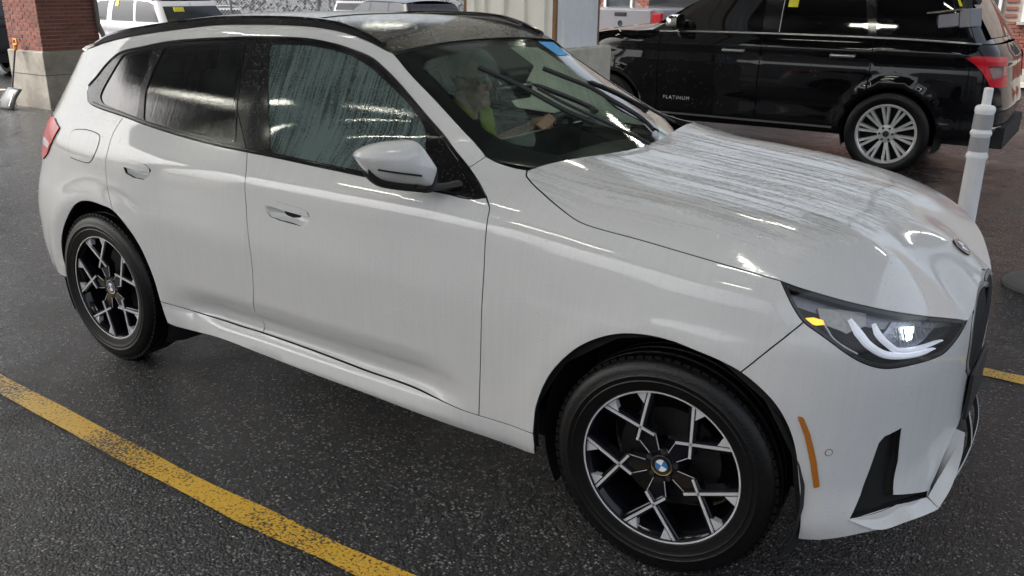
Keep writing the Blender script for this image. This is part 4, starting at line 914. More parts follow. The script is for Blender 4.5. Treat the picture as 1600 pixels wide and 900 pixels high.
MB().tube(wpath([(-.488, .238), (-.388, .34), (-.321, .428), (-.237, .565), (-.12, .660)], .012), .008, 8, flat=1.2).build('wiper_blade', M_dark, wa, smooth=50)
MB().tube(wpath([(-.235, .395), (-.111, .475), (.020, .575), (.01, .61)], .018), [.006] + [.017] * 60, 8, flat=.6).build('wiper_spoiler', M_dark, wa, smooth=50)
wb = MB().tube(wpath([(.42, .50), (.52, .60), (.62, .70), (.70, .80), (.74, .91)], .036), .008, 8, flat=.8).build('wiper', M_dark, suv, smooth=50)
MB().tube(wpath([(.122, .296), (.228, .372), (.374, .474), (.421, .595), (.478, .726), (.42, .80)], .012), .008, 8, flat=1.2).build('wiper_blade', M_dark, wb, smooth=50)
MB().tube(wpath([(.40, .44), (.50, .50), (.60, .58), (.66, .69), (.66, .74)], .020), [.006] + [.018] * 60, 8, flat=.6).build('wiper_spoiler', M_dark, wb, smooth=50)
st = panel('windscreen_sticker', PW, [(.70, .035), (.945, .028), (.925, .215), (.68, .195)], M_sticker, gap=0, off=.002, flange=0, sp=.05, **WS)
# --- roof
_re = [np.array(P(*p)) for p in C['roof_edge']]; _rt = np.linspace(0, 1, len(_re)); _rx, _rw, _rz = (pchip(_rt, [a[i] for a in _re]) for i in range(3))
def _mono(a, b): return pchip(a, b)
_rcx = lambda t: _rx(t) - .013 - .05 * t
_rcz = cubic([-3.40, -3.1, -2.7, -2.2, -1.8, -1.5, -1.335], [1.505, 1.555, 1.598, 1.618, 1.610, 1.572, 1.528])
def PR(uv):
    t, e = uv[:, 0], uv[:, 1]; g = 1 - np.abs(e)**2.4; xc = _rcx(t); zc = _rcz(xc)
    return np.stack([_rx(t) + (xc - _rx(t)) * g, _rw(t) * e, _rz(t) + (zc - _rz(t)) * g], 1)
panel('roof_panel', PR, [(0, -1), (1, -1), (1, 1), (0, 1)], M_roofglass, suv, gap=0, off=.001, flange=.0, sp=.03, bsp=.02, side=1)
for e0, e1 in ((.02, .10), (.33, .345), (.66, .675)):
    pass
# seam between the two roof glass panels
sq = np.array([(.40, e) for e in np.linspace(-.9, .9, 19)]); s3 = PR(sq) + surf_normal(PR, sq) * .001
MB().tube([tuple(v) for v in s3], .003, 6).build('roof_seam', M_black, suv)
# roof rails
for sd in (-1, 1):
    ts = np.linspace(.11, .93, 46); rl = []
    for t in ts:
        b = PR(np.array([[t, .955]]))[0]; h = .004 + .016 * min(1, min((t - .11) / .16, (.93 - t) / .10)); rl.append((b[0], b[1] * sd, b[2] + h))
    m_ = MB(); V = []; F = []
    for i, p in enumerate(rl):
        hh = .016; 
        base = PR(np.array([[ts[i], .955]]))[0]
        sec = [(-.020, -(p[2] - base[2]) - .004), (-.022, .000), (-.012, .010), (.008, .010), (.016, .0), (.016, -(p[2] - base[2]) - .004)]
        for dy, dz in sec: V.append((p[0], p[1] - dy * sd * -1 * -1, p[2] + dz))
    n_ = 6
    for i in range(len(rl) - 1):
        for j in range(n_): F.append((i * n_ + j, i * n_ + (j + 1) % n_, (i + 1) * n_ + (j + 1) % n_, (i + 1) * n_ + j))
    F += [tuple(range(n_)), tuple((len(rl) - 1) * n_ + j for j in range(n_))]
    m_.add(V, F).build('roof_rail', M_gloss, suv, smooth=40)
# tail spoiler and rear screen
V = []; F = []
for j in range(25):
    e = -1 + 2 * j / 24; a = PR(np.array([[1., e]]))[0]; sv = RR + (abs(e)) * (TR['roof_edge'][-1][0] - RR); b = P(sv, 1.40 + .02 * abs(e)); b = np.array([b[0], b[1] * (1 if e > 0 else -1), b[2]])
    mid = (a + b) / 2 + np.array([-.02, 0, .008])
    for q in (a, mid, b): V.append(q)
for j in range(24):
    for k in range(2): F.append((j * 3 + k, j * 3 + k + 1, j * 3 + 4 + k, j * 3 + 3 + k))
MB().add(V, F).build('roof_spoiler', M_paint2, suv, smooth=60)
for sd in (-1, 1):
    panel('rear_screen', PF, [(-3.72, 1.34), (RR, 1.35), (RR, 1.12), (-3.68, 1.10), (-3.64, 1.16)], M_gloss2, suv, gap=0, off=.004, flange=.004, sp=.05, side=sd)

# --- door mirrors
mp = [(558, 245), (563, 238), (580, 229), (605, 223), (630, 220.5), (646, 220), (658, 227), (670, 243), (680, 258), (683, 264), (680, 278), (673, 291), (650, 290), (615, 286), (590, 280), (572, 265)]
MIR = MIRPTS; MIRC = np.array([-.85, -.93, 1.2])
def Matrix_rot(V, deg):
    c_, s_ = math.cos(math.radians(deg)), math.sin(math.radians(deg)); return np.stack([V[:, 0] * c_ - V[:, 1] * s_ if False else V[:, 0] * c_ + V[:, 1] * s_, -V[:, 0] * s_ * -1 * -1 + V[:, 1] * c_, V[:, 2]], 1)
for sd in (-1, 1):
    pts = np.array(MIR); c = pts.mean(0); fw = np.array([.80, -.55, .10]); fw /= np.linalg.norm(fw)
    rings = [(1.0, -.075), (1.01, -.05), (1.0, .0), (.93, .022), (.74, .044), (.45, .058), (.15, .063)]
    V = []; F = []; n_ = len(pts)
    up_ = resample(crom([tuple(p) for p in pts] + [tuple(pts[0])], 3), .012); n_ = len(up_)
    for k, d in rings: V += list(c + (up_ - c) * k + fw * d)
    for r_ in range(len(rings) - 1):
        for i in range(n_): F.append((r_ * n_ + i, r_ * n_ + (i + 1) % n_, (r_ + 1) * n_ + (i + 1) % n_, (r_ + 1) * n_ + i))
    F.append(tuple(range(n_))); F.append(tuple((len(rings) - 1) * n_ + i for i in range(n_)))
    V = np.array(V)
    if sd > 0: V = (Matrix_rot(V - MIRC, 62) + MIRC) + np.array([-.20, .0, -.05])
    V[:, 1] *= -sd
    mo = MB().add(V, F).build('door_mirror', M_paint2, suv, smooth=45)
    # black lower shell
    low = [p for p in up_ if p[2] < c[2] - .018]
    V = []; F = []
    low = sorted(low, key=lambda p: p[0])
    V2 = []
    for p in low:
        for d, dz, k in ((-.085, -.004, 1.0), (-.03, -.024, 1.0), (.012, -.020, .99), (.02, .004, .97)):
            q = c + (p - c) * k + fw * d + np.array([0, 0, dz]); V2.append(q)
    for i in range(len(low) - 1):
        for j in range(3): F.append((i * 4 + j, i * 4 + j + 1, i * 4 + 5 + j, i * 4 + 4 + j))
    V2 = np.array(V2)
    if sd > 0: V2 = (Matrix_rot(V2 - MIRC, 62) + MIRC) + np.array([-.20, .0, -.05])
    V2[:, 1] *= -sd
    MB().add(V2, F).build('mirror_underside', M_dark, mo, smooth=60)
    a0 = np.array(MIRSLIT[1:]); q_ = resample(crom([tuple(p) for p in a0], 4), .02, False); q_ = q_ + fw * .026
    if sd > 0: q_ = (Matrix_rot(q_ - MIRC, 62) + MIRC) + np.array([-.20, .0, -.05])
    q_[:, 1] *= -sd
    MB().tube([tuple(v) for v in q_], .0032, 6).build('mirror_slit', M_black, mo)
    # stalk to the door
    foot = np.array([(c[0] + .03, -.985, c[2] - .075), (c[0] + .055, -.93, c[2] - .087), (c[0] + .075, -.875, c[2] - .092), (c[0] + .09, -.83, c[2] - .09)]); foot[:, 1] *= -sd
    MB().tube([tuple(v) for v in foot], [.020, .020, .022, .026], 10, flat=.55).build('mirror_stalk', M_dark, mo, smooth=60)

# --- lower lip of the front bumper
for sd in (-1, 1):
    V = np.array(LIP_V); nn = len(V) // 2
    V = np.array(crom([tuple(v) for v in V[:nn]], 5) + crom([tuple(v) for v in V[nn:]], 5)); V[:, 1] *= -sd
    nn = len(V) // 2
    top, bot = V[:nn], V[nn:]
    inn = np.array([-.05, .03 * -sd * -1, .0])
    back = bot + np.array([-.06, .04 * (1 if sd < 0 else -1), .012])
    Vv = np.concatenate([top, bot, back]); F = []
    for i in range(nn - 1):
        F.append((i, i + 1, nn + i + 1, nn + i)); F.append((nn + i, nn + i + 1, 2 * nn + i + 1, 2 * nn + i))
    MB().add(Vv, F).build('bumper_lip', M_paint, suv, smooth=45)
    Vb = np.array(BLADE_V); nn = len(Vb) // 2
    Vb = np.array(crom([tuple(v) for v in Vb[:nn]], 5) + crom([tuple(v) for v in Vb[nn:]], 5)); Vb[:, 1] *= -sd; nn = len(Vb) // 2
    ou, in_ = Vb[:nn], Vb[nn:]; bk = ou + np.array([-.05, .02 * (1 if sd < 0 else -1), 0])
    Vv = np.concatenate([ou, in_, bk]); F = []
    for i in range(nn - 1):
        F.append((i, i + 1, nn + i + 1, nn + i)); F.append((i, i + 1, 2 * nn + i + 1, 2 * nn + i))
    MB().add(Vv, F).build('bumper_blade', M_paint, suv, smooth=30)
MB().box((.728, 0, .50), (.012, .33, .16)).build('plate_holder', M_dark, suv, bevel=.003)

# --- wheels
RT, RW_ = .366, .253
def make_wheel():
    b = MB()   # barrel and outer flange
    b.lathe([(.246, -.925), (.253, -.928), (.255, -.922), (.248, -.912), (.240, -.905), (.232, -.88), (.228, -.80), (.230, -.72)], 72, axis='Y')
    w_ = b.build('wheel', M_rimblk, smooth=40)
    t = MB(); prof = [(.246, -.916), (.256, -.932), (.275, -.937), (.284, -.9385), (.287, -.9405), (.290, -.9388), (.300, -.940), (.304, -.9425), (.308, -.940), (.320, -.938), (.335, -.932), (.346, -.922), (.354, -.909), (.3575, -.898), (.3580, -.888), (.351, -.886), (.351, -.878), (.3605, -.876), (.361, -.846), (.352, -.844), (.352, -.835), (.361, -.833), (.361, -.806), (.352, -.804), (.352, -.795), (.3605, -.793), (.3605, -.764), (.351, -.762), (.351, -.754), (.3575, -.752), (.352, -.722), (.340, -.706), (.30, -.700), (.246, -.716)]
    t.lathe(prof, 96, axis='Y').build('tyre', M_tyre, w_, smooth=32)
    # raised shoulder blocks
    sb = MB()
    for k in range(76):
        a = 2 * math.pi * k / 76; rot = Matrix.Rotation(-a, 3, 'Y')
        sb.box(rot @ Vector((.3545, -.903, 0)), (.010, .030, .0215), rot)
    sb.build('tread_blocks', M_tyre, w_)
    rg = MB(); k = 72
    rg.lathe([(.2475, -.9282), (.2490, -.9289), (.2527, -.9288)], k, axis='Y').build('rim_edge', M_silver, w_, smooth=60)
    def seg(p, q, wd, h0, h1, taper=1.0):
        p, q = np.array(p, float), np.array(q, float); d = (q - p) / np.linalg.norm(q - p); n_ = np.array([-d[1], d[0]])
        return [p + n_ * wd / 2, q + n_ * wd / 2 * taper, q - n_ * wd / 2 * taper, p - n_ * wd / 2]
    sp_ = MB(); ln = MB(); R = .249
    for i in range(5):
        a = math.radians(41 + 72 * i)
        def to(v):   # v=(tangent, radial) -> local xz; angle clockwise from up as seen from outside (-y); +x is to the right
            ca, sa = math.cos(a), math.sin(a); return np.array([v[1] * sa + v[0] * ca, v[1] * ca - v[0] * sa])
        def poly(pts, y0, y1, mb):
            pts = [to(np.array(p, float)) for p in pts]; n_ = len(pts)
            V = [(p[0], y0, p[1]) for p in pts] + [(p[0], y1, p[1]) for p in pts]
            mb.add(V, [tuple(range(n_)), tuple(range(2 * n_ - 1, n_ - 1, -1))] + [(j, (j + 1) % n_, n_ + (j + 1) % n_, n_ + j) for j in range(n_)])
        # hub to crossing
        poly([(-.016, .040), (-.024, .085), (-.032, .108), (0, .140), (.032, .108), (.024, .085), (.016, .040)], -.906, -.870, sp_)
        for s_ in (-1, 1):
            tip = np.array([s_ * .342 * R, .94 * R]); cr_ = np.array([0, .55 * R]); inn = np.array([-s_ * .125 * R, .405 * R])
            d = tip - inn; d /= np.linalg.norm(d); n_ = np.array([-d[1], d[0]])
            tip2 = tip + d * .012
            poly([inn + n_ * .010, tip2 + n_ * .017, tip2 - n_ * .017, inn - n_ * .010], -.915, -.872, sp_)
            poly([inn + n_ * .0038, tip2 + n_ * .0042, tip2 - n_ * .0042, inn - n_ * .0038], -.9185, -.914, ln)
            # little machined wedge beside the spoke at the rim
            t0 = tip + d * .000; g = np.array([s_, 0.])
            rim1 = np.array([math.sin(math.asin(.342) - .19) * s_ * R, math.cos(math.asin(.342) - .19) * R])
            poly([t0 + n_ * .0085 * s_, rim1 * 1.0, tip - d * .048 + n_ * .0085 * s_], -.9175, -.895, ln)
            e0, e1 = np.array([s_ * .033, .107]), np.array([s_ * .018, .050]); dd = (e1 - e0) / np.linalg.norm(e1 - e0); nn2 = np.array([-dd[1], dd[0]])
            poly([e0 + nn2 * .001, e1 + nn2 * .001, e1 - nn2 * .001, e0 - nn2 * .001], -.9072, -.9055, ln)
            # recessed web between arm and rim
            poly([inn * .9, tip * .995, np.array([s_ * .55 * R, .83 * R]), np.array([s_ * .25 * R, .50 * R])], -.884, -.872, sp_) if False else None
    sp_.lathe([(.0, -.900), (.036, -.902), (.052, -.898), (.060, -.880), (.060, -.84)], 40, axis='Y')
    sp_.build('spokes', M_rimblk, w_, bevel=.003, seg=1, smooth=30)
    ln.build('machined_lines', M_silver, w_)
    bd = MB(); bd.lathe([(.07, -.835), (.165, -.835), (.168, -.822), (.07, -.822)], 48, axis='Y').build('brake_disc', M_disc, w_, smooth=40)
    for i in range(5):
        a = math.radians(72 * i + 5); MB().tube([(.045 * math.sin(a), -.880, .045 * math.cos(a)), (.045 * math.sin(a), -.905, .045 * math.cos(a))], .010, 6).build('wheel_bolt', M_dark, w_)
    MB().lathe([(.226, -.72), (.05, -.72)], 40, axis='Y').build('wheel_back', M_black, w_)
    # cap
    k = 28
    def disc(name, r0, r1, y, mt, a0=0, a1=2 * math.pi):
        V = [(r0 * math.sin(a0 + (a1 - a0) * i / k), y, r0 * math.cos(a0 + (a1 - a0) * i / k)) for i in range(k + 1)] + [(r1 * math.sin(a0 + (a1 - a0) * i / k), y, r1 * math.cos(a0 + (a1 - a0) * i / k)) for i in range(k + 1)]
        MB().add(V, [(i, i + 1, k + 2 + i, k + 1 + i) for i in range(k)]).build(name, mt, w_, fix=False)
    disc('cap_ring', .0, .0345, -.9055, M_gloss2); disc('cap_edge', .0315, .0345, -.9062, M_chrome)
    disc('cap_inner_ring', .0195, .021, -.9062, M_chrome)
    for q in range(4): disc('cap_quadrant', .0004, .0195, -.9064, M_blue if q % 2 == 0 else M_white, math.pi / 2 * q + .35, math.pi / 2 * (q + 1) + .35)
    return w_
M_tyre = simple('wet_tyre', (.0035, .0035, .004), .38, spec=.3, bump=.35, bscale=120, noise=.4, nscale=14)
wh = make_wheel(); wh.parent = suv
wh.location = (0, 0, .3605); wh.rotation_euler = (0, 0, math.radians(3.6))
_wb = Vector((0, -.925, 0)); 
# steer about the contact of the tyre, not the car's centre line
_ro = Matrix.Rotation(math.radians(3.6), 3, 'Z'); wh.location = Vector((0, 0, .3605)) + Vector((0, -.83, 0)) - _ro @ Vector((0, -.83, 0))
w2 = copy_tree(wh, suv); w2.location = (-2.865, 0, .3605); w2.rotation_euler = (0, math.radians(17), 0)
w3 = copy_tree(wh, suv); w3.location = (0, 0, .3605); w3.rotation_euler = (0, 0, math.pi)
w4 = copy_tree(wh, suv); w4.location = (-2.865, 0, .3605); w4.rotation_euler = (0, 0, math.pi)
for sd in (-1, 1):
    for xc in (0., -2.865):
        V = []; F = []; na = 26
        for i in range(na + 1):
            a = math.radians(-28 + (236) * i / na)
            for r_, yy in ((.425, .895), (.45, .80), (.45, .52), (.05, .52)): V.append((xc + r_ * math.cos(a), yy * sd, .362 + r_ * math.sin(a)))
        for i in range(na):
            for j in range(3): F.append((i * 4 + j, i * 4 + j + 1, (i + 1) * 4 + j + 1, (i + 1) * 4 + j))
        MB().add(V, F).build('wheel_arch_liner', M_liner, suv, smooth=50)
MB().box((-1.43, 0, .30), (1.9, 1.56, .10)).box((-1.4, 0, .33), (3.9, .98, .16)).box((.35, 0, .40), (.5, .5, .3)).build('underbody', M_liner, suv)

# --- cabin
cab = MB()
cab.box((-1.9, 0, .47), (2.5, 1.5, .05)).build('cabin_floor', M_int, suv)
dash = MB(); prof = [(-.62, 1.02), (-.80, 1.055), (-1.00, 1.045), (-1.14, 1.01), (-1.20, .95), (-1.16, .80), (-1.05, .60), (-.62, .60)]
dash.prism(prof, lambda p: (p[0], -.74, p[1]), lambda p: (p[0], .74, p[1])).build('dashboard', M_int2, suv, bevel=.02, smooth=40)
MB().box((-1.10, .02, 1.075), (.02, .86, .16), Matrix.Rotation(.12, 3, 'Y')).build('dash_screen', M_gloss2, suv, bevel=.004)
def seat(x, y, wd, name='front_seat'):
    s_ = MB(); 
    s_.box((x + .12, y, .66), (.52, wd, .20), Matrix.Rotation(-.12, 3, 'Y')); so = s_.build(name, M_int, suv, bevel=.05, seg=3, smooth=50)
    MB().box((x - .20, y, 1.00), (.16, wd * .96, .66), Matrix.Rotation(-.22, 3, 'Y')).build('seat_back', M_int, so, bevel=.05, seg=3, smooth=50)
    if wd < .7: MB().box((x - .31, y, 1.40), (.10, .26, .17), Matrix.Rotation(-.15, 3, 'Y')).build('head_rest', M_int, so, bevel=.035, seg=3, smooth=50)
seat(-1.78, -.38, .50); seat(-1.84, .38, .50); seat(-2.62, 0, 1.30, 'rear_seat')
for e in (-.38, .38): MB().box((-2.93, e, 1.33), (.09, .24, .15)).build('head_rest', M_int, suv, bevel=.03)
hv = []; hf = []
tt = np.linspace(.03, .97, 16); ee = np.linspace(-.93, .93, 14); G_ = np.array([(t, e) for t in tt for e in ee]); q = PR(G_) - np.array([0, 0, .035])
hf = [(i * 14 + j, i * 14 + j + 1, (i + 1) * 14 + j + 1, (i + 1) * 14 + j) for i in range(15) for j in range(13)]
MB().add(q, hf).build('headliner', M_headl, suv, smooth=60)
for sd in (-1, 1):
    panel('door_lining', PF, [(-.80, 1.06), (-1.8, 1.08), (-2.7, 1.14), (-2.7, .5), (-.8, .5)], M_int, suv, off=-.06, flange=0, gap=0, sp=.08, bsp=.06, side=sd)
# inner mirror and camera housing
mh = MB(); cc = onW((0, .10), -.05)
mh.box(onW((.02, .13), -.035), (.18, .24, .05), Matrix.Rotation(.50, 3, 'Y')).box(onW((.0, .20), -.06), (.10, .15, .06), Matrix.Rotation(.5, 3, 'Y'))
mhh = mh.build('sensor_housing', M_int, suv, bevel=.015)
MB().box(onW((-.02, .27), -.10) + Vector((-.02, 0, -.005)), (.035, .25, .07), Matrix.Rotation(.15, 3, 'Y')).build('inner_mirror', M_gloss2, suv, bevel=.015, seg=3, smooth=50)
# steering wheel
sc = Vector((-1.215, .33, 1.035)); sn = Vector((-.86, 0, .50)).normalized(); sa = Vector((0, 1, 0)); sbv = sn.cross(sa)
sw = MB().tube([sc + sa * (.185 * math.cos(k * math.pi / 18)) + sbv * (.185 * math.sin(k * math.pi / 18)) for k in range(37)], .017, 10, cap=False).build('steering_wheel', M_int2, suv, smooth=60)
MB().tube([sc - sn * .03, sc + sn * .015], [.085, .06], 16).tube([sc + sa * .17, sc - sa * .17], .018, 8).tube([sc, sc - sbv * .17], .018, 8).build('wheel_hub', M_int2, sw, smooth=50)

# --- driver
def voxel(mb, name, mat, parent, vs=.008, smooth_it=4):
    me = bpy.data.meshes.new('tmp'); me.from_pydata([tuple(v) for v in mb.V], [], mb.F)
    bm = bmesh.new(); bm.from_mesh(me); bmesh.ops.recalc_face_normals(bm, faces=bm.faces); bm.to_mesh(me); bm.free()
    o = bpy.data.objects.new(name, me); COL.objects.link(o)
    r_ = o.modifiers.new('r', 'REMESH'); r_.mode = 'VOXEL'; r_.voxel_size = vs
    s_ = o.modifiers.new('s', 'SMOOTH'); s_.iterations = smooth_it; s_.factor = .5
    dg = bpy.context.evaluated_depsgraph_get(); ev = bpy.data.meshes.new_from_object(o.evaluated_get(dg))
    bpy.data.objects.remove(o); ev.materials.clear(); ev.materials.append(mat); ev.polygons.foreach_set('use_smooth', [True] * len(ev.polygons)); ev.name = name
    return link(bpy.data.objects.new(name, ev), parent)
def ell(mb, c, r, rot=None, n=20):
    V = []; F = []
    for i in range(n + 1):
        th = math.pi * i / n
        for j in range(n * 2):
            ph = math.pi * j / n; v = Vector((r[0] * math.sin(th) * math.cos(ph), r[1] * math.sin(th) * math.sin(ph), r[2] * math.cos(th)))
            if rot is not None: v = rot @ v
            V.append(v + Vector(c))
    m_ = n * 2
    for i in range(n):
        for j in range(m_): F.append((i * m_ + j, i * m_ + (j + 1) % m_, (i + 1) * m_ + (j + 1) % m_, (i + 1) * m_ + j))
    mb.add(V, F)
M_skin = simple('skin', (.40, .22, .16), .5, noise=.12, nscale=30)
M_jacket = simple('dark_jacket', (.025, .027, .032), .8, bump=.4, bscale=60)
M_vest = simple('safety_vest', (.26, .33, .02), .6, noise=.1, nscale=40)
M_hair = simple('grey_hair', (.16, .15, .14), .8, bump=.5, bscale=200)
hx, hy, hz = -1.665, .36, 1.315
prs = empty('person', (-1.80, .38, .70), label='driver in a yellow safety vest gripping the steering wheel', cat='person')
def T(p): return Vector(p)
skin = MB()
ell(skin, (hx - .005, hy, hz + .03), (.098, .076, .105)); ell(skin, (hx + .035, hy, hz - .045), (.062, .058, .085))
ell(skin, (hx + .082, hy, hz - .112), (.028, .036, .026)); ell(skin, (hx + .107, hy, hz - .022), (.020, .016, .026), Matrix.Rotation(-.5, 3, 'Y')); ell(skin, (hx + .095, hy, hz + .008), (.012, .012, .03), Matrix.Rotation(-.35, 3, 'Y'))
ell(skin, (hx + .094, hy, hz - .066), (.016, .026, .008)); ell(skin, (hx + .092, hy, hz - .084), (.016, .024, .009)); ell(skin, (hx + .085, hy, hz + .038), (.014, .05, .012))
for s_ in (-1, 1): ell(skin, (hx - .005, hy + s_ * .077, hz - .01), (.020, .010, .032)); ell(skin, (hx + .07, hy + s_ * .036, hz - .03), (.026, .022, .024))
skin.tube([(hx - .02, hy, hz - .06), (hx - .035, hy, hz - .19)], [.058, .066], 16)
# right hand on the rim, forearm
rp = sc + sa * (.185 * math.cos(math.radians(128))) + sbv * (.185 * math.sin(math.radians(128)))
if rp.z < sc.z: rp = sc + sa * (.185 * math.cos(math.radians(-128))) + sbv * (.185 * math.sin(math.radians(-128)))
tg_ = (rp - sc).normalized(); rt = sn.cross(tg_).normalized()
if rt.y > 0: rt = -rt
wrist = rp + Vector((-.115, .03, -.045))
skin.tube([(-1.62, .10, .93), wrist + Vector((-.03, 0, -.01)), wrist], [.046, .033, .031], 14)
palm = rp + Vector((-.048, .012, -.004))
ell(skin, palm, (.050, .042, .028), Matrix.Rotation(-.35, 3, 'Y')); skin.tube([wrist, palm], [.031, .034], 12)
for k in range(4):
    o_ = rt * (.036 - .024 * k); L_ = (.92, 1.0, .97, .82)[k]
    p0 = palm + o_ + Vector((.012, 0, .012)); p1 = rp + o_ + tg_ * .026 * L_ + sn * .012; p2 = rp + o_ + tg_ * .018 - sn * .026 * L_; p3 = rp + o_ - tg_ * .010 - sn * .030 * L_
    skin.tube([p0, p1, p2, p3], [.0115, .0108, .0098, .0085], 10)
skin.tube([palm + rt * .03 + Vector((-.01, 0, .0)), rp + rt * .050 - tg_ * .008 + sn * .030, rp + rt * .030 - tg_ * .034 + sn * .014], [.014, .0115, .0095], 10)
voxel(skin, 'body', M_skin, None, .0055, 3)
bd_ = bpy.data.objects['body']; bd_.parent = prs; bd_.matrix_parent_inverse = Matrix.Translation((1.80, -.38, -.70))
def ch(o): o.parent = prs; o.matrix_parent_inverse = Matrix.Translation((1.80, -.38, -.70)); return o
jk = MB(); ell(jk, (-1.76, .37, .98), (.13, .20, .26)); ell(jk, (-1.74, .37, 1.12), (.10, .19, .075)); jk.tube([(-1.75, .20, 1.10), (-1.66, .12, .96), (-1.56, .12, .95), (-1.43, .18, 1.03)], [.075, .062, .055, .046], 14)
jk.tube([(-1.75, .54, 1.10), (-1.66, .62, .95), (-1.45, .52, .95), (-1.34, .47, 1.0)], [.075, .062, .05, .04], 14); ell(jk, (-1.55, .38, .76), (.28, .19, .10))
ch(voxel(jk, 'jacket', M_jacket, None, .012, 5))
vs_ = MB()
for y0 in (.28, .46): vs_.tube([(-1.735, y0, 1.20), (-1.650, y0 + .005, 1.15), (-1.620, y0 + .0, 1.04), (-1.622, y0, .88)], [.05, .05, .055, .06], 12, flat=.45, up=Vector((1, 0, .3)))
ch(vs_.build('safety_vest', M_vest, None, smooth=60))
hr = MB(); ell(hr, (hx - .022, hy, hz + .050), (.100, .082, .098)); hr.box((hx + .07, hy, hz - .15), (.13, .3, .2))
hb_ = MB(); ell(hb_, (hx - .024, hy, hz + .052), (.099, .081, .096)); ch(hb_.build('hair', M_hair, None, smooth=180))
gl_ = MB(); gl_.tube([(hx - .02, hy - .083, hz + .012), (hx + .085, hy - .066, hz + .010)], .004, 6).tube([(hx - .02, hy + .083, hz + .012), (hx + .085, hy + .066, hz + .010)], .004, 6)
for s_ in (-1, 1): gl_.box((hx + .097, hy + s_ * .034, hz + .004), (.008, .055, .036))
ch(gl_.build('glasses', M_gloss2, None))

# ------------------------------------------------------------------ other vehicles
EPLAN = np.array([(-.95, 0), (-.945, .40), (-.92, .66), (-.865, .84), (-.76, .945), (-.58, .993), (-.3, 1.005), (0, 1.01), (.8, 1.01), (1.8, 1.01), (2.6, 1.008), (3.2, .995), (3.6, .95), (3.9, .84), (4.05, .62), (4.12, .3), (4.13, 0)])
_ed = np.r_[0, np.cumsum(np.hypot(*np.diff(EPLAN, axis=0).T))]; _es = _ed - _ed[7]; _ex, _ew = cubic(_es, EPLAN[:, 0]), cubic(_es, EPLAN[:, 1])
_eo = pchip([.2, .30, .40, .44, .52, .60, .64, .80, .95, 1.03, 1.08, 1.12, 1.16, 1.22, 1.28, 1.33, 1.5, 1.7, 1.82, 1.89, 1.93], [-.14, -.06, -.03, -.022, -.02, -.03, -.012, 0, -.004, -.014, -.022, -.014, -.010, -.022, -.045, -.06, -.10, -.165, -.215, -.28, -.42])
def PE(uv):
    s, z = uv[:, 0], uv[:, 1]; x, w = _ex(s), _ew(s); e = 1e-4; tx, tw = _ex(s + e) - _ex(s - e), _ew(s + e) - _ew(s - e); L = np.hypot(tx, tw) + 1e-12
    o = _eo(z); r = np.hypot(x, z - .40); o = o + .02 * np.exp(-((r - .47) / .06)**2); r = np.hypot(x - 3.11, z - .40); o = o + .02 * np.exp(-((r - .47) / .06)**2)
    fr = sm(2.9, 3.7, s); o = o * (1 - fr) + (np.minimum(0, -.9 * np.clip(z - 1.02, 0, 1)) - .1 * np.clip(.5 - z, 0, 1)) * fr
    X = x - tw / L * o; Wd = w + tx / L * o
    lean = .42 * np.clip(z - 1.10, 0, 2) * sm(.35, -.75, x); bump = -.06 * np.exp(-((z - .62) / .16)**2) * sm(-.65, -1.0, x)
    return np.stack([X + lean + bump, Wd, z], 1)
ESMIN, ESMAX = _es[0] + .002, _es[-1] - .002
def car_wheel(n_sp=10, R=.40, rim=.292, pw=.30, face=M_satin, parent=None):
    t = MB(); t.lathe([(rim - .006, -.004), (rim + .012, -.014), (rim + .05, -.022), (R - .03, -.018), (R - .006, -.002), (R, .02), (R, pw - .03), (R - .02, pw), (rim, pw - .01)], 64, axis='Y')
    w_ = t.build('wheel', M_tyre, parent, smooth=35)
    r_ = MB(); r_.lathe([(rim - .030, .004), (rim - .018, -.006), (rim, -.006), (rim - .004, .004), (rim - .02, .05), (rim - .03, .2)], 64, axis='Y')
    for k in range(n_sp):
        for s_ in (-1, 1):
            a = 2 * math.pi * k / n_sp; a0 = a + s_ * .045; a1 = a + s_ * .105
            p0 = np.array([.075 * math.sin(a0), .075 * math.cos(a0)]); p1 = np.array([(rim - .016) * math.sin(a1), (rim - .016) * math.cos(a1)])
            d = (p1 - p0) / np.linalg.norm(p1 - p0); nn = np.array([-d[1], d[0]]); pts = [p0 + nn * .011, p1 + nn * .014, p1 - nn * .014, p0 - nn * .011]
            V = [(p[0], .022 if i in (0, 3) else .002, p[1]) for i, p in enumerate(pts)] + [(p[0], .06, p[1]) for p in pts]
            r_.add(V, [(0, 1, 2, 3), (7, 6, 5, 4), (0, 4, 5, 1), (1, 5, 6, 2), (2, 6, 7, 3), (3, 7, 4, 0)])
    r_.lathe([(0, .012), (.035, .012), (.085, .02), (.09, .06)], 32, axis='Y')
    r_.build('rim', face, w_, smooth=30)
    MB().lathe([(0, .10), (rim - .025, .10)], 40, axis='Y').build('rim_back', M_black, w_)
    lg = MB()
    for k in range(6): a = math.pi / 3 * k; lg.tube([(.062 * math.sin(a), .03, .062 * math.cos(a)), (.062 * math.sin(a), .006, .062 * math.cos(a))], .011, 8)
    lg.tube([(0, .03, 0), (0, .006, 0)], .03, 20); lg.build('wheel_nuts', M_dark, w_)
    return w_
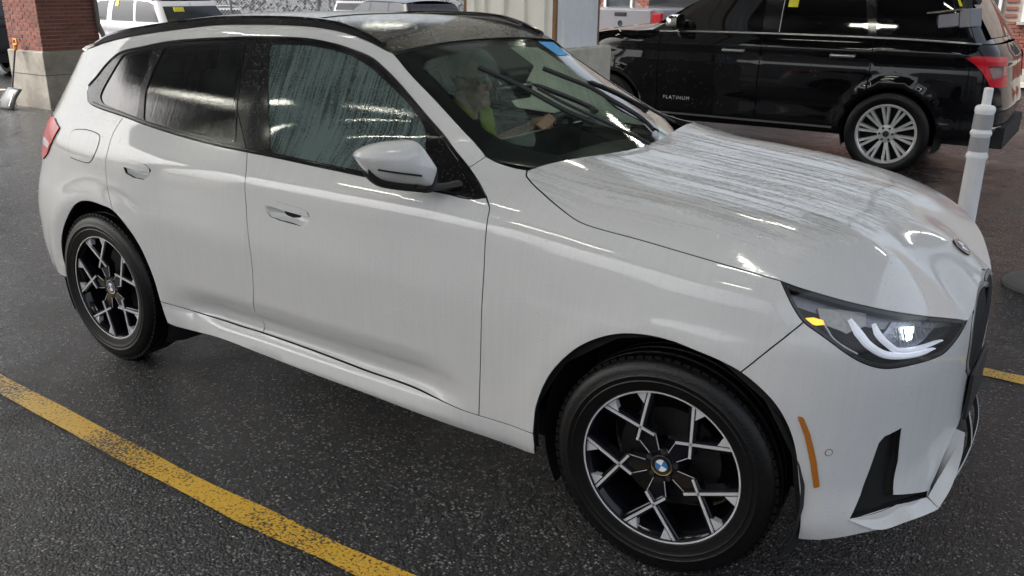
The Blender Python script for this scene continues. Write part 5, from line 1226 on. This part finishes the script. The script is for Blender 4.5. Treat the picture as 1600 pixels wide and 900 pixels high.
def make_suv2(root, paint_m, glass_m, detail=True, chrome=M_satin, rim=M_satin):
    bt = crom([(2.50, 1.285), (1.9, 1.297), (1.0, 1.304), (.03, 1.300), (-.5, 1.288), (-.86, 1.272)], 4)
    def arch(xc, a0, a1, r=.445, n=16): return [(xc + r * math.cos(math.radians(a0 + (a1 - a0) * i / n)), .395 + r * math.sin(math.radians(a0 + (a1 - a0) * i / n)) * (1 if True else 1)) for i in range(n + 1)]
    def belt(x0, x1, n=8): 
        xs = [b[0] for b in bt][::-1]; zs = [b[1] for b in bt][::-1]; return [(x0 + (x1 - x0) * i / n, float(np.interp(x0 + (x1 - x0) * i / n, xs, zs))) for i in range(n + 1)]
    Pn = {}
    Pn['front_fender'] = belt(3.05, 2.487) + [(2.487, .44)] + [(2.68, .43)] + arch(3.11, 168, 20) + [(3.8, .62), (3.8, 1.12), (3.4, 1.24)]
    Pn['front_door'] = belt(2.483, 1.335) + [(1.345, .44), (2.483, .44)]
    Pn['rear_door'] = belt(1.331, .232) + [(.232, .95)] + arch(0, 58, 8, .455)[:12] + [(.47, .44), (1.341, .44)]
    Pn['rear_quarter'] = belt(.228, -.86) + [(ESMIN, 1.27), (ESMIN, .78), (-.80, .74), (-.48, .74)] + arch(0, 52, 60, .455, 2)[::1] + [(.228, .95)]
    Pn['rear_quarter'] = belt(.228, -.86) + [(ESMIN, 1.27), (ESMIN, .70), (-.74, .66), (-.385, .64)] + arch(0, 146, 60, .455, 14) + [(.228, .95)]
    Pn['rear_bumper'] = [(-.385, .635), (-.74, .655), (ESMIN, .695), (ESMIN, .42), (-.75, .42), (-.45, .405)] + arch(0, 180, 148, .455, 6)[:-1]
    Pn['sill'] = [(2.66, .435), (.46, .435), (.45, .36), (2.66, .33)]
    Pn['front_bumper'] = [(3.8, 1.11), (3.8, .61)] + arch(3.11, 18, -8, .445, 4) + [(3.7, .36), (ESMAX, .40), (ESMAX, 1.02), (4.2, 1.05)]
    for sd in ((1, -1)):
        K = dict(parent=root, side=sd, sp=.06 if detail else .12, bsp=.04 if detail else .08)
        for nm, pl in Pn.items(): panel(nm, PE, pl, paint_m, gap=.003, flange=.02, **K)
        panel('inner_shell', PE, [(2.66, .40), (2.6, 1.2), (3.8, 1.08), (ESMAX, .98), (ESMAX, .45), (3.62, .45), (3.55, .62), (3.3, .84), (2.95, .84), (2.7, .62), (2.64, .40), (.46, .38), (.44, .55), (.2, .82), (-.2, .82), (-.42, .6), (-.45, .45), (ESMIN, .45), (ESMIN, 1.25), (-.5, 1.25), (2.5, 1.25), (2.5, .40)][7:] if False else [(2.50, .40), (2.50, 1.25), (-.5, 1.26), (ESMIN, 1.25), (ESMIN, .45), (-.46, .45), (-.42, .6), (-.2, .84), (.2, .84), (.44, .58), (.47, .40)], M_black, gap=0, off=-.03, flange=0, **K)
        top = crom([(2.42, 1.33), (2.02, 1.60), (1.70, 1.79), (1.4, 1.82), (.4, 1.83), (-.3, 1.80), (-.62, 1.76)], 4)
        panel('upper_frame', PE, [(2.62, 1.288)] + [(a + .05, b + .035) for a, b in top] + [(-.75, 1.80), (ESMIN, 1.80), (ESMIN, 1.29), (-.80, 1.278), (-.74, 1.30)] + belt(-.70, 2.55, 10)[:], M_gloss2 if detail else paint_m, holes=[], gap=.002, off=-.006, flange=.01, **K)
        gl = {'front_door_window': [(2.40, 1.325), (2.02, 1.585), (1.72, 1.765), (1.37, 1.79), (1.35, 1.325)], 'rear_door_window': [(1.16, 1.325), (1.16, 1.80), (.42, 1.81), (.30, 1.325)], 'quarter_window': [(.22, 1.325), (.30, 1.80), (-.35, 1.775), (-.60, 1.72), (-.70, 1.33), (-.4, 1.325)]}
        for nm, pl in gl.items(): panel(nm, PE, rnd(pl, .03), glass_m, gap=0, off=-.002, flange=.003, **K)
        if detail:
            def strip2(name, pts, wd, off, mat, thick=.008):
                q = resample(pts, .05, False); a3 = PE(q); n3 = surf_normal(PE, q); tg2 = np.gradient(a3, axis=0); b3 = np.cross(n3, tg2); b3 /= np.linalg.norm(b3, axis=1)[:, None]; V = []; F = []
                for i in range(len(q)):
                    for du, dn in ((-1, 0), (-.7, 1), (.7, 1), (1, 0)): V.append(a3[i] + b3[i] * du * wd / 2 + n3[i] * (off + dn * thick))
                for i in range(len(q) - 1):
                    for j in range(3): F.append((i * 4 + j, i * 4 + j + 1, i * 4 + 5 + j, i * 4 + 4 + j))
                V = np.array(V); V[:, 1] *= sd; return MB().add(V, F).build(name, mat, root, smooth=50)
            strip2('belt_trim', belt(2.50, -.80, 30), .020, .001, chrome)
            strip2('sill_trim', [(2.60, .412), (1.5, .415), (.52, .418)], .022, .004, chrome)
            strip2('bumper_trim', [(-.78, .50), (-1.0, .50), (-1.15, .50)], .05, .004, chrome)
            strip2('pillar_trim', [(1.175, 1.32), (1.175, 1.80)], .008, .002, chrome, .003)
            strip2('waist_crease', [(2.45, 1.165), (1.4, 1.172), (.3, 1.168)], .006, .0, M_gloss2, .003)
            for hx_ in (1.62, .50):
                q = np.array([(hx_ - .11 + .022 * i, 1.125) for i in range(11)]); a3 = PE(q) + surf_normal(PE, q) * .032; a3[:, 1] *= sd; a3 = [tuple(v) for v in a3]
                b0 = PE(q[:1])[0]; b1 = PE(q[-1:])[0]; b0[1] *= sd; b1[1] *= sd
                MB().tube([tuple(b0)] + a3 + [tuple(b1)], .014, 8, flat=1.3).build('door_handle', chrome, root, smooth=60)
        tlp = [(-.62, 1.155), (-.70, 1.172), (-.90, 1.165), (-1.12, 1.16), (-1.12, .90), (-.93, .89), (-.84, .905), (-.755, 1.03)]
        panel('tail_lamp', PE, tlp, M_redlamp, parent=root, side=sd, gap=0, off=.012, flange=.016, sp=.04, bsp=.03)
        t2 = panel('tail_lamp_core', PE, [(-.80, 1.09), (-1.08, 1.09), (-1.08, 1.00), (-.86, .97)], M_redlamp3, parent=root, side=sd, gap=0, off=.014, flange=.003, sp=.04, bsp=.03)
    # roof, tailgate glass, bonnet, windscreen
    def grid(name, rows, mat, par=root, sm_a=60):
        V = []; F = []; m_ = len(rows[0])
        for r_ in rows: V += r_
        for i in range(len(rows) - 1):
            for j in range(m_ - 1): F.append((i * m_ + j, i * m_ + j + 1, (i + 1) * m_ + j + 1, (i + 1) * m_ + j))
        return MB().add(V, F).build(name, mat, par, smooth=sm_a)
    xs = np.linspace(-.72, 1.72, 14); rows = []
    for x in xs:
        e_ = PE(np.array([[x, 1.84 - .05 * max(0, (x - 1.3) / .5) ** 2 - .03 * max(0, (-.2 - x) / .5)]]))[0]; rows.append([(e_[0], e_[1] * k, e_[2] + .075 * (1 - abs(k)**2.2)) for k in np.linspace(-1, 1, 13)])
    grid('roof', rows, paint_m)
    rows = []
    for z, wv in ((1.33, .80), (1.5, .77), (1.68, .72)): rows.append([tuple(PE(np.array([[ESMIN, z]]))[0] * np.array([1, 0, 1]) + np.array([-.012 - .0 + .05 * abs(k)**2, wv * k, 0])) for k in np.linspace(-1, 1, 9)])
    grid('rear_screen', rows, glass_m)
    rows = []
    for x, z, wv in ((2.45, 1.335, .93), (2.62, 1.345, .93), (3.0, 1.31, .92), (3.4, 1.26, .90), (3.75, 1.19, .85), (4.0, 1.08, .72), (4.08, 1.0, .62)): rows.append([(x + .04 * (1 - k * k), wv * k, z - .07 * abs(k)**2.5 + .02) for k in np.linspace(-1, 1, 13)])
    grid('bonnet', rows, paint_m)
    rows = []
    for x, z, wv in ((2.62, 1.33, .90), (2.2, 1.57, .84), (1.72, 1.82, .76)): rows.append([(x + .06 * (1 - k * k), wv * k, z + .03 * (1 - k * k)) for k in np.linspace(-1, 1, 9)])
    grid('windscreen', rows, glass_m)
    MB().box((1.5, 0, .42), (5.0, 1.5, .2)).build('underbody', M_liner, root)
    for xc in (0, 3.11):
        for sd in (-1, 1):
            V = []; F = []; na = 18
            for i in range(na + 1):
                a = math.radians(-20 + 220 * i / na)
                for r_, yy in ((.44, .97), (.47, .9), (.47, .6), (.05, .6)): V.append((xc + r_ * math.cos(a), yy * sd, .40 + r_ * math.sin(a)))
            for i in range(na):
                for j in range(3): F.append((i * 4 + j, i * 4 + j + 1, (i + 1) * 4 + j + 1, (i + 1) * 4 + j))
            MB().add(V, F).build('wheel_arch_liner', M_liner, root, smooth=50)
    w0 = car_wheel(face=rim, parent=root); w0.location = (0, -1.0, .40); w0.rotation_euler = (0, .3, 0)
    for (xx, yy, rz) in ((3.11, -1.0, 0), (0, 1.0, math.pi), (3.11, 1.0, math.pi)):
        c_ = copy_tree(w0, root); c_.location = (xx, yy, .40); c_.rotation_euler = (0, .5, rz)
    if detail:
        for sd in (-1, 1):
            V = []; rs = [(1.0, .0), (1.02, .05), (.95, .10), (.7, .135), (.3, .15)]; n_ = 20; F = []
            for k, d in rs:
                for i in range(n_):
                    a = 2 * math.pi * i / n_; ca, sa_ = math.cos(a), math.sin(a); V.append((2.20 + d, (1.10 + .125 * k * abs(ca)**.7 * math.copysign(1, ca)) * sd, 1.395 + .075 * k * abs(sa_)**.7 * math.copysign(1, sa_)))
            for r_ in range(len(rs) - 1):
                for i in range(n_): F.append((r_ * n_ + i, r_ * n_ + (i + 1) % n_, (r_ + 1) * n_ + (i + 1) % n_, (r_ + 1) * n_ + i))
            F += [tuple(range(n_)), tuple((len(rs) - 1) * n_ + i for i in range(n_))]
            mo = MB().add(V, F).build('door_mirror', M_chrome, root, smooth=50)
            MB().tube([(2.26, .92 * sd, 1.31), (2.26, 1.02 * sd, 1.33)], .03, 8).build('mirror_stalk', M_dark, mo, smooth=60)
M_expaint = wetblack('black_car_paint', (.003, .003, .004), .05, .05, 70.)
M_expaint.node_tree.nodes['Principled BSDF'].inputs['Specular IOR Level'].default_value = .35
M_rimsil = simple('bright_alloy', (.62, .62, .62), .3, metal=.45)
M_redlamp3 = simple('dark_red_lamp', (.12, .01, .02), .1, coat=1.)
M_blkglass = simple('black_tinted_glass', (.003, .003, .004), .03, coat=.3)
bs = empty('black_suv', (-.897, 7.13, 0), math.pi, 'big glossy black SUV with chrome door handles and silver multi-spoke wheels', 'car')
make_suv2(bs, M_expaint, M_blkglass, True, rim=M_rimsil)
# raised lettering on the lower front door
def lettering(text, size, depth, mat, parent, loc, rot, sx=1.0, name='door_lettering'):
    cu = bpy.data.curves.new('t', 'FONT'); cu.body = text; cu.size = size; cu.extrude = depth; cu.space_character = 1.25
    o = bpy.data.objects.new('t', cu); COL.objects.link(o); dg = bpy.context.evaluated_depsgraph_get(); me = bpy.data.meshes.new_from_object(o.evaluated_get(dg)); bpy.data.objects.remove(o)
    me.materials.clear(); me.materials.append(mat); me.name = name; q = bpy.data.objects.new(name, me); link(q, parent); q.location = loc; q.rotation_euler = rot; q.scale = (sx, 1, 1); return q
ly = PE(np.array([[2.2, .585]]))[0]
M_letter = simple('raised_letters', (.55, .55, .55), .35, metal=.3)
lettering('PLATINUM', .055, .003, M_letter, bs, (2.405, ly[1] + .004, .565), (math.radians(90), 0, math.radians(180)), 1.02)
for nm, px_, z_, w_, h_ in (('window_tag', 1.08, 1.61, .10, .09),):
    panel(nm, PE, [(px_ - w_ / 2, z_ - h_ / 2), (px_ + w_ / 2, z_ - h_ / 2), (px_ + w_ / 2, z_ + h_ / 2), (px_ - w_ / 2, z_ + h_ / 2)], M_yellow, bs, gap=0, off=.004, flange=0, sp=.05, side=1)
panel('window_tag', PE, [(-.70, 1.60), (-.745, 1.60), (-.745, 1.72), (-.70, 1.72)], M_yellow, bs, gap=0, off=.006, flange=0, sp=.05, side=1)

M_farwht = paint('far_white_paint', (.50, .50, .51), drops=0.)
M_fardark = simple('far_dark_paint', (.012, .013, .016), .3, spec=.3)
M_farsil = paint('far_silver_paint', (.34, .34, .38), drops=0.)
M_farglass = simple('far_tinted_glass', (.03, .034, .037), .12, spec=.25)
wv = empty('parked_white_suv', (-14.25, 7.85, 0), math.pi, 'parked white SUV with yellow window tags behind the brick column', 'car'); make_suv2(wv, M_farwht, M_farglass, False); wv.scale = (.82, .82, .78)
panel('window_tag', PE, [(.95, 1.66), (1.06, 1.66), (1.06, 1.82), (.95, 1.82)], M_yellow, wv, gap=0, off=.006, flange=0, sp=.05, side=1)
MB().box((-.845, .55, 1.62), (.01, .26, .11), Matrix.Rotation(.4, 3, 'Y')).build('window_tag', M_yellow, wv)
dk = empty('parked_dark_suv', (-17.4, 5.45, 0), math.pi * .97, 'dark parked SUV just past the brick column and shovel', 'car'); make_suv2(dk, M_fardark, M_farglass, False); dk.scale = (.85, .85, .82)
for nm, loc, rz, lb, mt, scl in (('parked_white_hatchback', (-27.5, 19.5, -.35), 2.6, 'far white hatchback behind the chain link fence', M_farwht, .72), ('parked_white_wagon', (-25.2, 24.0, -.2), 2.2, 'far white wagon with roof bars beside the hatchback', M_farwht, .78), ('parked_dark_wagon', (-12.6, 13.2, 0), math.pi * .9, 'dark wagon parked between the white cars and the clad column', M_fardark, .86)):
    e_ = empty(nm, loc, rz, lb, 'car'); make_suv2(e_, mt, M_farglass, False); e_.scale = (scl, scl, scl * (.86 if 'dark' in nm else .92))
# silver pickup, tailgate to the lanes
pk = empty('silver_pickup', (-7.0, 12.15, 0), math.radians(-8), 'silver pickup truck with its tailgate towards the black SUV', 'truck')
b_ = MB(); b_.box((0, 1.0, 1.0), (1.86, 2.0, .74)).box((0, 2.9, .95), (1.9, 1.9, .66)).box((0, 4.6, .95), (1.86, 1.6, .6)).build('body', M_farsil, pk, bevel=.06, seg=3, smooth=40)
MB().box((0, 2.9, 1.50), (1.66, 1.7, .52)).build('cab', M_farglass, pk, bevel=.12, seg=3, smooth=40); MB().box((0, 2.9, 1.76), (1.5, 1.4, .08)).build('cab_roof', M_farsil, pk, bevel=.03)
MB().box((.02, -.025, 1.10), (1.34, .05, .50)).build('tailgate', M_farsil, pk, bevel=.02); MB().box((.02, -.055, 1.26), (.26, .02, .07)).build('tailgate_handle', M_dark, pk, bevel=.01)
MB().lathe([(0, -.05), (.05, -.056), (.055, -.05)], 20, origin=(.02, 0, 1.10), axis='Y').build('tailgate_badge', M_dark, pk)
for s_ in (-1, 1): MB().box((.80 * s_, -.02, 1.12), (.22, .06, .36)).build('tail_lamp', M_redlamp, pk, bevel=.02)
MB().box((0, -.10, .66), (1.8, .16, .2)).build('rear_bumper', M_satin, pk, bevel=.04)
w0 = car_wheel(parent=pk); w0.rotation_euler = (0, 0, -math.pi / 2); w0.location = (-.93, 1.1, .40)
for xx, yy, rz in ((-.93, 4.4, -math.pi / 2), (.93, 1.1, math.pi / 2), (.93, 4.4, math.pi / 2)): c_ = copy_tree(w0, pk); c_.location = (xx, yy, .40); c_.rotation_euler = (0, 0, rz)

# ------------------------------------------------------------------ small things
# delineator post
M_post = simple('white_plastic', (.80, .80, .81), .45, noise=.16, nscale=9); M_band = simple('reflective_band', (.34, .34, .35), .35, noise=.1, nscale=60); M_rub = simple('rubber_base', (.10, .10, .105), .7, noise=.3, nscale=12, bump=.3, bscale=60)
def post(x, y, label, rb=.255, hs=1.):
    r_ = empty('delineator_post', (x, y, 0), 0, label, 'post')
    MB().lathe([(.0, .0), (rb, .0), (rb, .02), (rb * .9, .045), (rb * .6, .075), (.085, .10), (0, .10)], 40).build('rubber_base', M_rub, r_, smooth=40)
    MB().lathe([(.052, .08), (.060, .10), (.054, .30), (.050, .74), (.056, .75), (.057, .763), (.050, .776), (.049, .855), (.055, .863), (.056, .873), (.049, .885), (.048, .965), (.053, .975), (.052, .99), (.044, 1.0), (.024, 1.005), (.024, 1.08), (.020, 1.085), (0, 1.085)], 32).build('tube', M_post, r_, smooth=35)
    r_.scale = (1, 1, hs)
    for z0, z1 in ((.782, .853), (.890, .962)): MB().lathe([(.0512, z0), (.0505, z1)], 32).build('reflective_band', M_band, r_, smooth=60)
    return r_
post(.345, 2.40, 'white tube delineator post rising behind the front of the white SUV', .17, 1.145)
pp = post(.80, 3.05, 'rubber based delineator post next to the yellow lane marking')
# snow shovel leaning on the plinth
M_shaft = simple('grey_shaft', (.06, .06, .065), .5); M_orange = simple('orange_grip', (.62, .24, .02), .45); M_blade = simple('black_poly_blade', (.045, .047, .052), .35, noise=.5, nscale=18)
def shovel(loc, rz, lab):
    r_ = empty('snow_shovel', loc, rz, lab, 'shovel')
    MB().tube([(0, -.10, .24), (0, .05, .86)], .014, 8).build('shaft', M_shaft, r_, smooth=60)
    MB().tube([(0, .045, .80), (0, .055, .87)], [.022, .03], 10).tube([(-.05, .055, .88), (-.035, .06, .95), (.035, .06, .95), (.05, .055, .88)], .014, 8).tube([(-.05, .055, .88), (.05, .055, .88)], .014, 8).build('grip', M_orange, r_, smooth=50)
    V = []; F = []
    for i in range(9):
        t = i / 8; 
        for j in range(9): u = -1 + j / 4; V.append((u * .19, -.10 - .16 * t - .07 * math.sin(t * 3.0) * .5 + .05 * (abs(u)**3), .30 - .29 * t - .02 * abs(u)**2))
    for i in range(8):
        for j in range(8): F.append((i * 9 + j, i * 9 + j + 1, (i + 1) * 9 + j + 1, (i + 1) * 9 + j))
    b2 = MB().add(V, F); o = b2.build('blade', M_blade, r_, smooth=60); s_ = o.modifiers.new('s', 'SOLIDIFY'); s_.thickness = .006
    for k in range(5): MB().tube([(-.12 + .06 * k, -.155, .22), (-.14 + .07 * k, -.245, .06)], .006, 6).build('rib', M_satin, r_)
shovel((-12.08, 3.53, 0), 0, 'black snow shovel with an orange grip leaning on the concrete plinth')
# second shovel shaft lying towards the first
s2 = empty('push_broom', (-12.6, 3.35, 0), 0, 'pale wooden broom handle lying next to the snow shovel', 'broom')
MB().tube([(-.9, -.25, .20), (.32, .1, .245)], .016, 8).build('handle', simple('pale_wood', (.5, .42, .33), .6), s2, smooth=60); MB().box((-.95, -.26, .12), (.10, .5, .12)).build('head', M_shaft, s2, bevel=.01)
# security camera on a drop pipe
cc_ = empty('security_camera', (-.36, 5.5, 1.5), math.radians(-28), 'grey boxed security camera hanging in front of the black SUV rear window', 'camera')
M_camg = simple('grey_camera_paint', (.20, .205, .24), .45, noise=.15, nscale=20)
tl_ = Matrix.Rotation(math.radians(-7), 3, 'Y') 
MB().box((.0, 0, .0), (.20, .13, .11), tl_).build('housing', M_camg, cc_, bevel=.008)
MB().box((.16, 0, .025), (.10, .15, .15), tl_).build('rear_box', M_camg, cc_, bevel=.008)
MB().box((-.04, 0, .075), (.34, .17, .012), tl_).build('sun_shield', simple('shield', (.16, .15, .12), .5), cc_)
MB().box((-.112, 0, -.008), (.03, .10, .075), tl_).build('lens_hood', M_gloss2, cc_, bevel=.004)
MB().tube([(.11, 0, .10), (.11, 0, .19)], .04, 12).tube([(.11, 0, .16), (.11, 0, 2.7)], .022, 10).tube([(.04, .05, .16), (.18, .05, .16)], .03, 10).build('mount', M_dark, cc_, smooth=50)
# chain link fence along the far lot
fe = empty('chain_link_fence', (-23, 17, 0), 0, 'dark chain link fence in front of the far white cars', 'fence')
p0, p1 = Vector((-31, 8, -.3)), Vector((-17, 26, -.3)); d = (p1 - p0); Lf = d.length; d.normalize()
for k in range(9): q = p0 + d * (Lf * k / 8) - Vector((-23, 17, 0)); MB().tube([q, q + Vector((0, 0, 2.3))], .04, 8).build('post', M_beam, fe)
wi = MB()
for k in range(0, 230):
    u = Lf * k / 230
    for s_ in (-1, 1):
        a = p0 + d * u - Vector((-23, 17, 0)); b = p0 + d * min(max(u + s_ * 2.0, 0), Lf) - Vector((-23, 17, 0)) + Vector((0, 0, 2.0)); wi.tube([a, b], .009, 3, cap=False)
o = wi.build('wire_mesh', M_beam, fe, fix=False); tag(o, kind='stuff')
# hedge and low bank behind the lot
hg = MB(); rnd_ = random.Random(3)
for k in range(22000):
    u = rnd_.random(); q = Vector((-60 + 75 * u, 16 + 44 * u + rnd_.uniform(-2, 2) + 8, 0)) if False else Vector((-46 + 36 * u + rnd_.uniform(-1.2, 1.2), 8 + 44 * u + rnd_.uniform(-1.2, 1.2), rnd_.random()**.7 * 3.2))
    a = Vector((rnd_.uniform(-1, 1), rnd_.uniform(-1, 1), rnd_.uniform(-1, 1))).normalized() * .11; b = a.cross(Vector((rnd_.uniform(-1, 1), rnd_.uniform(-1, 1), 1))).normalized() * .06
    hg.add([q - a, q + b, q + a, q - b], [(0, 1, 2, 3)])
o = hg.build('hedge', simple('winter_hedge', (.055, .05, .045), .8, noise=.5, nscale=.8), None, fix=False); tag(o, kind='stuff')
